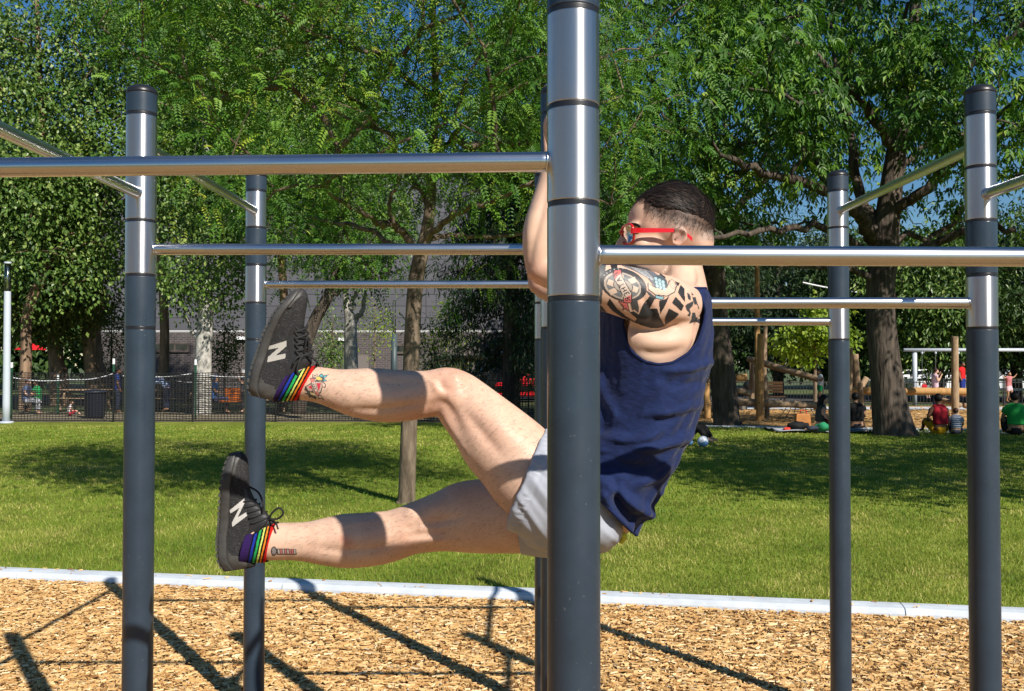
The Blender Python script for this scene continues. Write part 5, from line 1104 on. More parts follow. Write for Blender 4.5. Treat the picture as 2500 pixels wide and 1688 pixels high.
# tall wood closing the view
far = [(-62, 74, 7, 9, 7), (-47, 72, 7, 8, 7), (-34, 70, 8, 8, 8), (-20, 72, 9, 8, 8), (-8, 74, 9, 8, 8), (3, 70, 9, 7, 9), (14, 74, 6.5, 7.5, 6.5), (26, 70, 5.5, 7, 5.5), (38, 74, 5.5, 8, 5.5), (50, 70, 6, 8, 6)]
ORD = ['first', 'second', 'third', 'fourth', 'fifth', 'sixth', 'seventh', 'eighth', 'ninth', 'tenth']
for k, (x, y, z, rx, rz) in enumerate(far):
    cl = crown_points([(x, y, z, rx, 4, rz)], 420, .3, gap=0, seed=100 + k); cl = cl[cl[:, 2] > 1.2]
    make_tree('woodland_tree', 'tall leafy tree in the far row, ' + ORD[k] + ' from the left', [(x, y, 0, .4), (x, y, z * .7, .3), (x, y, z + rz * .7, .06)], [], cl, simple_leaves(cl, 30, (.95, .95, .7), .58, .42, .5), m_back, m_barkd, .03, 'far row of tall trees', 40)
# trees outside the frame whose shade falls on the lawn
for (x, y, z, r, lab, n) in ((11.4, 10.4, 7.0, 3.5, 'leafy tree just outside the right edge of the lawn', 140), (17.0, 12.5, 8.0, 3.6, 'leafy tree farther outside the right edge of the lawn', 150), (8.9, 8.2, 6.4, 2.5, 'smaller leafy tree nearest the camera outside the right edge', 70)):
    cl = crown_points([(x, y, z, r, r, 2.0)], n, .2, gap=.05, seed=int(x * 10))
    make_tree('lawn_tree', lab, [(x, y, 0, .2), (x, y, 3, .16), (x, y, z, .08), (x, y, z + 2, .03)], [], cl, simple_leaves(cl, 60, (.4, .4, .28), .18, .12, .4), m_ash, m_bark, .012, 'trees beside the lawn', 60)
# ------------------------------------------------------------------ building, fences, light column
def mat_brick():
    m, n, l, b = nodes_of('dark_brick'); tc = n.new('ShaderNodeTexCoord'); mp = n.new('ShaderNodeMapping'); mp.inputs['Rotation'].default_value = (math.pi / 2, 0, 0)
    br = n.new('ShaderNodeTexBrick'); br.inputs['Scale'].default_value = 1; br.inputs['Brick Width'].default_value = .30; br.inputs['Row Height'].default_value = .10; br.inputs['Mortar Size'].default_value = .014
    br.inputs['Color1'].default_value = (.055, .045, .046, 1); br.inputs['Color2'].default_value = (.088, .070, .070, 1); br.inputs['Mortar'].default_value = (.155, .145, .145, 1)
    l.new(tc.outputs['Object'], mp.inputs[0]); l.new(mp.outputs[0], br.inputs['Vector']); l.new(br.outputs['Color'], b.inputs['Base Color']); b.inputs['Roughness'].default_value = .9
    bp = n.new('ShaderNodeBump'); bp.inputs['Strength'].default_value = .5; bp.inputs['Distance'].default_value = .01; bp.invert = True; l.new(br.outputs['Fac'], bp.inputs['Height']); l.new(bp.outputs[0], b.inputs['Normal']); return m
m_brick = mat_brick()
m_panel = [mat('grey_cladding_%s' % k, c, .55, spec=.4, var=(.7, .05)) for k, c in (('a', (.095, .096, .112)), ('b', (.104, .105, .122)))]
m_glassd = mat('dark_window_glass', (.012, .018, .02), .05, spec=.8); m_frame = mat('brown_frame', (.10, .08, .07), .5)
m_white = mat('white_paint', (.78, .80, .83), .45, var=(9, .04)); m_lampw = mat('pale_grey_paint', (.47, .52, .59), .45, var=(9, .04)); m_green = mat('green_post_paint', (.012, .07, .035), .5); m_blackm = mat('black_metal', (.012, .012, .013), .5)
m_door = mat('taupe_door', (.17, .145, .135), .6)
BY = 55.; BX0, BX1 = at(245, 800, BY)[0], 7.5; ZB = at(600, 812, BY)[2]
bld = empty('building', ((BX0 + BX1) / 2, BY, 0), 'long building with dark brick base and grey panel cladding behind the fence', 'building')
MB().box((BX0, BY, -.1), (BX1, BY + 9, ZB)).build('brick_wall', m_brick, bld)
MB().box((BX0 + .02, BY + .12, ZB + .002), (BX1 - .02, BY + 8.9, 12.4)).build('upper_wall', m_frame, bld)
MB().box((BX0 - .03, BY - .03, ZB + .002), (BX1 + .03, BY + .1, ZB + .14)).build('ledge', mat('pale_ledge', (.42, .42, .43), .6), bld)
ph, pw = .66, 6.1; nC = int((BX1 - BX0) / pw) + 1; nR = 13; pm = {}
for r_ in range(nR):
    for c_ in range(nC):
        x0 = BX0 + c_ * pw; x1 = min(BX1, x0 + pw); z0 = ZB + .16 + r_ * ph
        key = (round(x1 - x0, 3), (r_ * 3 + c_) % 2)
        if key not in pm:
            me = MB().box((.012, -.04, .012), (x1 - x0 - .012, .06, ph - .012)).mesh('panel'); me.materials.append(m_panel[key[1]]); pm[key] = me
        o = link('panel', pm[key], None, bld); o.location = (x0, BY, z0)
MB().box((BX0 - .05, BY - .08, 12.4), (BX1 + .05, BY + 9, 12.7)).build('roof', m_frame, bld)
def window(x0, x1, z0, z1, n):
    f = MB(); t = .07
    f.box((x0, BY - .06, z0), (x1, BY + .02, z0 + t)); f.box((x0, BY - .06, z1 - t), (x1, BY + .02, z1))
    for k in range(n + 1): xx_ = x0 + (x1 - x0 - t) * k / n; f.box((xx_, BY - .055, z0 + t), (xx_ + t, BY + .02, z1 - t))
    o = f.build('window', m_frame, bld)
    for k in range(n):
        a = x0 + (x1 - x0 - t) * k / n + t; b = x0 + (x1 - x0 - t) * (k + 1) / n; MB().box((a, BY - .03, z0 + t), (b, BY - .012, z1 - t)).build('pane', m_glassd, o)
    MB().box((x0 - .05, BY - .10, z0 - .06), (x1 + .05, BY + .01, z0 - .002)).build('sill', m_frame, o)
def wz(px, py): p = at(px, py, BY); return p[0], p[2]
for (a, b, c_, d_, n_) in ((362, 838, 461, 858, 3), (966, 842, 1010, 862, 2)):
    x0, z1 = wz(a, b); x1, z0 = wz(c_, d_); window(x0, x1, z0, z1, n_)
x0, z1 = wz(872, 868); x1, _ = wz(900, 905)
d = MB().box((x0, BY - .05, .02), (x1, BY + .02, z1)).build('door', m_door, bld); MB().box((x0 + .15, BY - .07, 1.15), (x0 + .36, BY - .052, 1.4)).build('notice', m_white, d); MB().bar((x1 - .1, BY - .1, 1.0), (x1 - .1, BY - .1, 1.25), .03, .03).build('handle', m_blackm, d)
for px, py in ((593, 826), (841, 829)):
    x, z = wz(px, py); MB().box((x - .3, BY - .22, z - .09), (x + .3, BY - .001, z + .09)).build('wall_lamp', m_white, bld)
x0, z0 = wz(1130, 905); x1, z1 = wz(1215, 852); o = MB().box((x0, BY - .05, .02), (x1, BY + .02, z1)).build('garage_door', m_door, bld)

# light column at the left edge
g = ground_at(15, 1033, LAWN_Z); LX, LY = g[0], g[1]; zt = at(15, 640, LY)[2]; zg = at(15, 712, LY)[2]
lc = empty('light_column', (LX, LY, LAWN_Z), 'white light column with a glass head at the left edge of the lawn', 'street lamp')
MB().lathe((LX, LY, 0), [(.105, LAWN_Z + .03), (.10, .6), (.092, zg - .01), (.09, zg)], 24).build('pole', m_lampw, lc, True)
MB().lathe((LX, LY, 0), [(.20, LAWN_Z - .02), (.20, LAWN_Z + .035), (.19, LAWN_Z + .045), (.11, LAWN_Z + .05)], 24).build('base_flange', m_lampw, lc, True)
gm2 = mat_thin_glass('clear_lamp_glass', .08)
MB().lathe((LX, LY, 0), [(.088, zg + .002), (.088, zt - .06)], 24).build('glass_tube', gm2, lc, True)
MB().lathe((LX, LY, 0), [(.02, zg + .002), (.02, zt - .062)], 12).build('lamp_core', m_steel, lc, True)
MB().lathe((LX, LY, 0), [(.10, zt - .058), (.10, zt - .008), (.09, zt)], 24).build('top_cap', m_lampw, lc, True)
# dark lamp post by the wall
g = at(962, 905, 50.); o = empty('lamp_post', (g[0], 50., 0), 'dark lamp post standing before the brick wall', 'street lamp')
MB().lathe((g[0], 50., 0), [(.16, 0), (.16, at(962, 815, 50)[2])], 16).build('pole', mat('teal_grey_paint', (.05, .075, .085), .5), o, True)
MB().lathe((g[0], 50., at(962, 815, 50)[2]), [(.09, .002), (.08, 1.6), (.05, 1.7)], 16).build('lamp_head', gm2, o, True)

# black plastic net fence
def net_fence(name, label, pts, hgt, cell, posts, tip, thick=.02, group=None):
    pts = smooth_path([(x, y, 0) for x, y in pts], 8); seg_ = np.linalg.norm(np.diff(pts, axis=0), axis=1); S = np.concatenate([[0], np.cumsum(seg_)]); tot = S[-1]
    P_ = lambda s: np.array([np.interp(s, S, pts[:, k]) for k in range(3)])
    root = empty(name, tuple(P_(0)), label, 'fence', group)
    mb = MB(); nv = int(tot / cell[0]); nh = int(hgt / cell[1]) + 1; ss = np.linspace(0, tot, max(12, int(tot / .5)))
    sag = lambda s, z: -.05 * (z / hgt) * (1 - abs(math.cos(math.pi * s / 2.6)) ** .5) + .012 * math.sin(s * 5.1 + z * 3)
    for k in range(nh):
        z = LAWN_Z + .03 + k * (hgt - .03) / (nh - 1); q = np.array([P_(s) + (0, 0, z + sag(s, z)) for s in ss]); mb.tube(q, thick / 2 * (1.3 if k in (0, nh - 1) else 1), 4, False)
    for k in range(nv + 1):
        s = tot * k / nv; p = P_(s); mb.tube([p + (0, -.004, LAWN_Z + .03 + sag(s, .03)), p + (0, -.004, LAWN_Z + hgt * .5 + sag(s, hgt * .5)), p + (0, -.004, LAWN_Z + hgt + sag(s, hgt))], thick / 2, 4, False)
    mb.build('netting', m_blackm, root, kind='stuff')
    for s in posts:
        p = P_(s); mb = MB(); h2 = hgt + .42 if tip else hgt + .03
        mb.bar(p + (0, .03, -.2), p + (0, .03, LAWN_Z + h2 - (.2 if tip else 0)), .05, .035, (0, 1, 0)); o = mb.build('fence_post', m_green if tip else m_blackm, root)
        if tip: MB().bar(p + (0, .03, LAWN_Z + h2 - .198), p + (0, .03, LAWN_Z + h2), .052, .037, (0, 1, 0)).build('white_tip', m_white, o)
fy = 28.6
net_fence('net_fence', 'black plastic net fence along the back of the lawn', [(-16.5, fy), (-11, fy - .1), (-6, fy), (-1.0, fy - .1), (1.4, 28.2)], 1.42, (.092, .062), [1.8, 4.9, 7.2, 9.6, 12.6, 15.4, 17.6], False)
net_fence('net_fence', 'second net fence on green stakes with white tips, behind the first', [(-19, 33), (-12, 32.6), (-5, 33), (1, 33)], 1.25, (.22, .12), [], False)
for px, py, Y in ((29, 885, 30.), (278, 876, 30.), (478, 878, 30.), (142, 915, 33.), (633, 950, 33.), (1147, 872, 36.), (1290, 925, 33.)):
    t = at(px, py, Y); zz0 = t[2]; o = empty('stake', (t[0], Y, 0), 'green metal stake with a white tip at photo fence line', 'stake', 'green stakes with white tips')
    MB().bar((t[0], Y, -.2), (t[0], Y, zz0 - .17), .055, .03, (0, 1, 0)).build('stem', m_green, o); MB().bar((t[0], Y, zz0 - .168), (t[0], Y, zz0), .06, .035, (0, 1, 0)).build('tip', m_white, o)
labs = ['green stake with white tip right of the light column', 'tall green stake with white tip left of the nearest left post', 'green stake with white tip just left of the poplar trunk', 'short green stake with white tip before the cedar trunk', 'green stake in the net beside the seated blue-capped person', 'dark stake with white tip under the spruce', 'green stake with pale tip near the red car']
for o, lb in zip([o for o in C.objects if o.name.startswith('stake')], labs): o['label'] = lb
rope = MB()
for a, b, Y in (((24, 921), (170, 927), 31), ((170, 927), (278, 912), 31), ((300, 918), (478, 911), 31), ((478, 911), (620, 918), 31), ((430, 930), (520, 925), 33)):
    p0, p1 = at(*a, Y), at(*b, Y); s = np.linspace(0, 1, 9)[:, None]; rope.tube(p0 + (p1 - p0) * s + np.array((0, 0, -1.)) * .08 * s * (1 - s) * 4, .012, 5)
rope.build('rope', m_white, None, label='white rope strung along the stakes behind the net fence', cat='rope')

# low black railing round the playground
rail = empty('picket_railing', (12, 37, 0), 'low black metal picket railing round the far playground', 'fence')
mb = MB(); n_ = 0
for k in range(190):
    x = 3.2 + k * .13; y = 40.5 - (x - 3) * .05; mb.bar((x, y, LAWN_Z), (x, y, 1.05), .018, .018, (0, 1, 0))
mb.build('pickets', m_blackm, rail, kind='stuff')
for z in (.15, 1.0): MB().bar((3.1, 40.5, z), (28, 39.25, z), .03, .035).build('rail', m_blackm, rail)
for k in range(11): x = 3.1 + k * 2.4; y = 40.48 - (x - 3) * .05; MB().bar((x, y, 0), (x, y, 1.15), .05, .05, (0, 1, 0)).build('railing_post', m_blackm, rail)
# white picket-like barrier farther right
wr = empty('white_barrier', (24, 46, 0), 'white rail barrier beyond the swing at right', 'fence')
for z in (.55, 1.0): MB().bar((18.5, 46.8, z), (36, 45.5, z), .05, .12).build('rail', m_white, wr)
for k in range(9): MB().bar((18.6 + k * 2, 46.85 - k * .148, 0), (18.6 + k * 2, 46.85 - k * .148, 1.1), .07, .07, (0, 1, 0)).build('barrier_post', m_white, wr)
# ------------------------------------------------------------------ playground, vehicles, people in the background
m_log = mat('weathered_log', (.30, .20, .125), .85, spec=.2, var=(7, .3), var2=(.46, .33, .21), bump=(14, .5, .01), stretch=(1, 1, .3))
m_logy = mat('honey_log', (.44, .24, .085), .75, spec=.25, var=(7, .25), var2=(.56, .34, .14), bump=(14, .4, .01), stretch=(1, 1, .3))
m_rope = mat('grey_rope', (.42, .40, .38), .9)
def logw(name, a, b, r, parent, m=m_log, r2=None, n=14):
    a, b = np.array(a, float), np.array(b, float); d = (b - a) / np.linalg.norm(b - a); r2 = r2 or r
    return MB().tube([a, a + d * .03, a + (b - a) * .3, a + (b - a) * .6, b - d * .03, b], [r * .9, r, r * .5 + r2 * .5 + .01, r * .4 + r2 * .6, r2, r2 * .9], n).build(name, m, parent, True)
YG = 30.
lg = empty('log_climber', (at(1855, 1030, YG)[0], YG, 0), 'log climbing frame of tall posts, slanting beams and rope net', 'climbing frame')
def L(px0, py0, Y0, px1, py1, Y1, rpx, name='beam', m=m_log, r2=None): return logw(name, at(px0, py0, Y0), at(px1, py1, Y1), rpx * Y0 / F, lg, m, None if r2 is None else r2 * Y1 / F)
p = L(1855, 1040, 29.2, 1857, 815, 29.2, 9.5, 'post', m_logy, 8)
for py in (965, 984): MB().lathe((0, 0, 0), [(.02, 0), (.02, .012)], 10).build('bolt', m_blackm, p).matrix_parent_inverse = Matrix.Translation(at(1853, py, 29.07)) @ Matrix.Rotation(math.pi / 2, 4, 'X')
L(1850, 1000, 31.5, 1848, 640, 31.5, 7, 'post', m_logy, 6); L(1866, 930, 33, 1869, 775, 33, 5, 'post', m_log)
L(1728, 1022, 29.5, 1724, 935, 29.5, 8, 'post', m_logy); L(1873, 1022, 30.5, 1871, 955, 30.5, 6, 'post', m_log); L(1871, 960, 31, 1866, 915, 31, 6, 'post', m_log); L(1836, 975, 33.5, 1835, 885, 33.5, 6, 'post', m_log)
L(1826, 876, 33, 2003, 928, 31.0, 7.5); L(1722, 933, 31, 1834, 962, 31, 8); L(1800, 982, 29.3, 2000, 990, 29.8, 8.5); L(1690, 990, 32, 1745, 995, 32, 12); L(1796, 922, 33, 1823, 922, 33, 9, 'beam', m_logy); L(1722, 925, 33, 1800, 930, 33, 6)
net = MB()
for k in range(9):
    a = at(1925 + 10 * k, 985, 29.6); b = at(1900 + 18 * k, 1022 - (k % 3) * 3, 30.6); net.tube([a, (a + b) / 2 + (0, 0, -.05), b], .012, 5)
for k in range(4):
    a = at(1905 + 4 * k, 992 + 9 * k, 29.8 + .25 * k); b = at(2010, 990 + 10 * k, 29.9 + .25 * k); net.tube([a, (a + b) / 2 + (0, 0, -.08), b], .012, 5)
net.build('rope_net', m_rope, lg, True)
lg2 = empty('log_balance_beam', (at(2200, 1000, 28.5)[0], 28.5, 0), 'long horizontal log on upright posts behind the big ash trunk', 'climbing frame')
lg_old = lg; lg = lg2
L(2078, 954, 29.5, 2400, 957, 29, 9, 'beam', m_logy); L(2332, 1015, 28, 2331, 822, 28, 8.5, 'post', m_log, 8); L(2094, 960, 31, 2088, 865, 31, 7.5, 'post', m_log); L(2100, 948, 32, 2116, 922, 32, 7); L(2075, 975, 28.5, 2078, 850, 28.5, 4.5, 'post', m_log)
L(2105, 1012, 29, 2100, 935, 29, 6, 'post', m_log); L(2290, 975, 30, 2345, 990, 29, 6); L(2352, 990, 29.3, 2380, 992, 29.3, 7)
lg = empty('timber_climber', (at(1200, 990, 33)[0], 33, 0), 'horizontal log beam on posts under the spruce branches', 'climbing frame')
L(1060, 876, 34, 1340, 876, 34, 7, 'beam', m_logy); L(1134, 905, 34, 1134, 876, 34, 8, 'post', m_logy); L(1134, 990, 34, 1134, 905, 34, 8, 'post', m_log); L(1203, 1000, 34, 1203, 870, 34, 6, 'post'); L(1190, 952, 33, 1340, 948, 33, 7); L(1220, 910, 33.5, 1340, 905, 33.5, 6)
for a, b in (((1196, 858), (1165, 925)), ((1226, 858), (1188, 935))): MB().tube(smooth_path([at(*a, 32.5), at((a[0] + b[0]) / 2, (a[1] + b[1]) / 2 + 2, 32.5), at(*b, 32.5), at(b[0] - 10, 990, 32.5)], 5), .025, 8).build('climbing_pole', m_steel, lg, True)

# swing
Ysw = 41.; z = at(2300, 855, Ysw)[2]; x0, x1 = at(2206, 855, Ysw)[0], at(2620, 858, Ysw)[0]
sw = empty('swing_frame', ((x0 + x1) / 2, Ysw, 0), 'pale tubular swing frame spanning the far playground', 'swing')
MB().tube([(x0, Ysw, z), ((x0 + x1) / 2, Ysw, z), (x1, Ysw, z)], .075, 14).build('top_bar', m_lampw, sw, True)
for px in (2235, 2560): x = at(px, 855, Ysw)[0]; MB().tube([(x, Ysw + .1, 0), (x, Ysw + .1, z / 2), (x, Ysw + .1, z)], .10, 14).build('leg', m_lampw, sw, True)
for px in (2251, 2284, 2340, 2366):
    x = at(px, 855, Ysw)[0]; MB().ball((x, Ysw, z - .12), (.05, .05, .07), 8, 6).build('hanger', m_lampw, sw, True); MB().tube([(x, Ysw, z - .12), (x, Ysw, 1.2), (x, Ysw, .62)], .012, 5).build('chain', m_steel, sw)
for px in (2267, 2353): x = at(px, 855, Ysw)[0]; MB().box((x - .3, Ysw - .1, .58), (x + .3, Ysw + .1, .63)).build('seat', m_blackm, sw)

# bench and pushchair
xb = at(1886, 950, 38)[0]; bn = empty('park_bench', (xb, 38, 0), 'wooden slat bench behind the tall honey-coloured log', 'bench')
m_slat = mat('orange_slat', (.42, .20, .08), .6, var=(20, .2))
for k in range(4): MB().box((xb - .55, 38.2, .62 + k * .115), (xb + .45, 38.24, .71 + k * .115)).build('backrest_slat', m_slat, bn)
for k in range(3): MB().box((xb - .55, 37.75 + k * .14, .46), (xb + .45, 37.86 + k * .14, .50)).build('seat_slat', m_slat, bn)
for x in (-.5, .4):
    MB().box((xb + x - .03, 37.74, .02), (xb + x + .03, 37.8, .458)).build('leg', m_blackm, bn); MB().box((xb + x - .03, 38.25, .02), (xb + x + .03, 38.3, 1.08)).build('leg', m_blackm, bn)
xp = at(1832, 950, 36)[0]; pc = empty('pushchair', (xp, 36, 0), 'black folding pushchair parked left of the bench', 'pushchair')
MB().ball((xp, 36, .92), (.28, .25, .24)).build('hood', m_blackm, pc, True); MB().bar((xp - .2, 36, .5), (xp + .28, 36, .62), .4, .12).build('seat', m_blackm, pc); MB().tube([(xp - .3, 36, .2), (xp, 36, .6), (xp + .38, 36, 1.05)], .018, 6).build('frame', m_steel, pc)
for x in (-.3, .3):
    for y in (-.22, .22): 
        o = MB().tube([(xp + x, 36 + y - .02, .14), (xp + x, 36 + y + .02, .14)], .13, 16).build('wheel', m_blackm, pc); MB().tube([(xp + x, 36 + y - .024, .14), (xp + x, 36 + y + .024, .14)], .07, 12).build('hub', m_steel, o)

# cars
def car(name, label, x, y, rz, colr, group=None):
    root = empty(name, (x, y, 0), label, 'car', group); cr, sr = math.cos(rz), math.sin(rz)
    m = mat(name + '_paint', colr, .25, spec=.5, coat=.6)
    def tr(V): V = np.asarray(V, float); return np.stack([x + V[:, 0] * cr - V[:, 1] * sr, y + V[:, 0] * sr + V[:, 1] * cr, V[:, 2]], 1)
    prof = [(-2.15, .35), (-2.2, .62), (-2.1, .85), (-1.75, .93), (-1.05, .98), (-.35, 1.42), (.9, 1.45), (1.7, 1.02), (2.1, .95), (2.18, .6), (2.12, .32), (1.75, .25), (-1.75, .25)]
    def prism(pf, w, taper=None):
        n = len(pf); V = []; 
        for s in (-1, 1):
            for X, Z in pf: ww = w - (.16 * max(0, Z - .95) / .5 if taper else 0); V.append((X, s * ww, Z))
        Q = [(i, (i + 1) % n, n + (i + 1) % n, n + i) for i in range(n)]; me = bpy.data.meshes.new('body'); me.from_pydata([tuple(v) for v in tr(V)], [], [tuple(range(n))[::-1], tuple(range(n, 2 * n))] + [q for q in Q]); return me
    link('body', prism(prof, .85, True), m, root)
    link('side_windows', prism([(-.92, .99), (-.33, 1.36), (.85, 1.38), (1.45, 1.03)], .80, None), m_glassd, root)
    for X in (-1.35, 1.35):
        for s in (-1, 1):
            a, b = tr([(X, s * .70, .32)])[0], tr([(X, s * .87, .32)])[0]; w = MB().tube([a, b], .33, 24).build('wheel', m_blackm, root, False); c = tr([(X, s * .71, .32)])[0]; d = tr([(X, s * .885, .32)])[0]; MB().tube([c, d], .20, 18).build('rim', m_steel, w)
    for s in (-1, 1):
        c = tr([(-2.16, s * .6, .70)])[0]; MB().ball(c, (.08, .16, .09), 10, 6).build('headlight', m_white, root, True)
    return root
car('parked_car', 'red car parked beyond the fence, seen below the spruce', at(1318, 940, 47)[0], 47., 0., (.50, .012, .02), 'parked cars')
car('parked_car', 'white car glimpsed right of the swing leg', at(2300, 900, 60)[0], 60., .1, (.75, .76, .78), 'parked cars')
car('parked_car', 'silver car glimpsed left of the swing leg', at(2215, 905, 62)[0], 62., 0., (.45, .47, .5), 'parked cars')
car('parked_car', 'pale car glimpsed at the right edge beneath the trees', at(2470, 905, 60)[0], 60., -.1, (.6, .63, .66), 'parked cars')

# ---- people
def tub(pts, rad): return tube_arrays(smooth_path(np.concatenate([np.array(pts, float), np.array(rad, float)[:, None]], 1), 3)[:, :3], smooth_path(np.concatenate([np.array(pts, float), np.array(rad, float)[:, None]], 1), 3)[:, 3], 12, True)
POSE = {
 'stand': dict(hip=.52, legs=[((.05, 0, .50), (.055, -.01, .27), (.055, .01, .045), (.06, -.085, .02)), ((-.05, 0, .50), (-.055, -.01, .27), (-.055, .01, .045), (-.06, -.085, .02))], sp=[(0, 0, .50), (0, .005, .62), (0, .01, .74), (0, .01, .80)], sh=.105, arms=[((.105, .01, .80), (.135, .02, .64), (.13, -.04, .50)), ((-.105, .01, .80), (-.135, .02, .64), (-.13, -.04, .50))], head=(0, -.015, .925)),
 'walk': dict(legs=[((.045, 0, .50), (.05, -.05, .27), (.05, -.01, .045), (.05, -.10, .02)), ((-.045, 0, .50), (-.05, .0, .27), (-.05, .09, .06), (-.05, .02, .025))], sp=[(0, 0, .50), (0, .005, .62), (0, .0, .74), (0, -.005, .80)], sh=.10, arms=[((.10, 0, .79), (.13, .02, .65), (.07, -.11, .68)), ((-.10, 0, .79), (-.13, .02, .65), (-.07, -.11, .69))], head=(0, -.04, .915)),
 'sit': dict(legs=[((.06, 0, .06), (.10, -.20, .19), (.08, -.34, .04), (.085, -.42, .025)), ((-.06, 0, .06), (-.10, -.20, .19), (-.08, -.34, .04), (-.085, -.42, .025))], sp=[(0, 0, .06), (0, .02, .17), (0, .01, .29), (0, -.02, .36)], sh=.105, arms=[((.105, -.02, .36), (.145, -.05, .21), (.09, -.18, .19)), ((-.105, -.02, .36), (-.145, -.05, .21), (-.09, -.18, .19))], head=(0, -.05, .485)),
 'chair': dict(legs=[((.05, 0, .28), (.06, -.24, .29), (.06, -.24, .05), (.06, -.32, .02)), ((-.05, 0, .28), (-.06, -.24, .29), (-.06, -.24, .05), (-.06, -.32, .02))], sp=[(0, 0, .28), (0, .02, .40), (0, .01, .52), (0, -.01, .58)], sh=.105, arms=[((.105, -.01, .57), (.13, -.04, .43), (.07, -.18, .42)), ((-.105, -.01, .57), (-.13, -.04, .43), (-.07, -.18, .42))], head=(0, -.03, .70)),
 'bend': dict(legs=[((.05, .05, .50), (.055, .0, .27), (.055, .03, .045), (.06, -.07, .02)), ((-.05, .05, .50), (-.055, .0, .27), (-.055, .03, .045), (-.06, -.07, .02))], sp=[(0, .05, .50), (0, -.03, .60), (0, -.13, .66), (0, -.19, .66)], sh=.10, arms=[((.10, -.19, .66), (.11, -.22, .50), (.06, -.27, .40)), ((-.10, -.19, .66), (-.11, -.22, .50), (-.06, -.27, .40))], head=(0, -.31, .67)),
 'reach': dict(legs=[((.045, 0, .50), (.05, -.08, .30), (.05, .02, .10), (.05, -.07, .06)), ((-.045, 0, .50), (-.06, -.04, .27), (-.055, .03, .045), (-.06, -.06, .02))], sp=[(0, 0, .50), (0, .005, .62), (0, -.01, .74), (0, -.02, .79)], sh=.10, arms=[((.10, -.01, .79), (.20, -.02, .80), (.27, -.04, .88)), ((-.10, -.01, .79), (-.20, -.02, .78), (-.28, -.04, .84))], head=(0, -.03, .91)),
 'hold': dict(legs=[((.05, 0, .50), (.055, -.01, .27), (.055, .01, .045), (.06, -.085, .02)), ((-.05, 0, .50), (-.055, -.01, .27), (-.055, .01, .045), (-.06, -.085, .02))], sp=[(0, 0, .50), (0, .005, .62), (0, .01, .74), (0, .01, .80)], sh=.10, arms=[((.10, .01, .80), (.13, -.03, .66), (.05, -.12, .84)), ((-.10, .01, .80), (-.13, -.02, .66), (-.05, -.13, .80))], head=(0, -.02, .925)),
}
SK = {'light': (.50, .31, .22), 'tan': (.36, .20, .12), 'brown': (.17, .085, .05)}
_pm = {}
def cmat(c, rough=.8):
    k = tuple(round(x, 3) for x in c)
    if k not in _pm: _pm[k] = mat('cloth_%02d' % len(_pm), c, rough, spec=.25, var=(25, .12), bump=(300, .2, .002))
    return _pm[k]
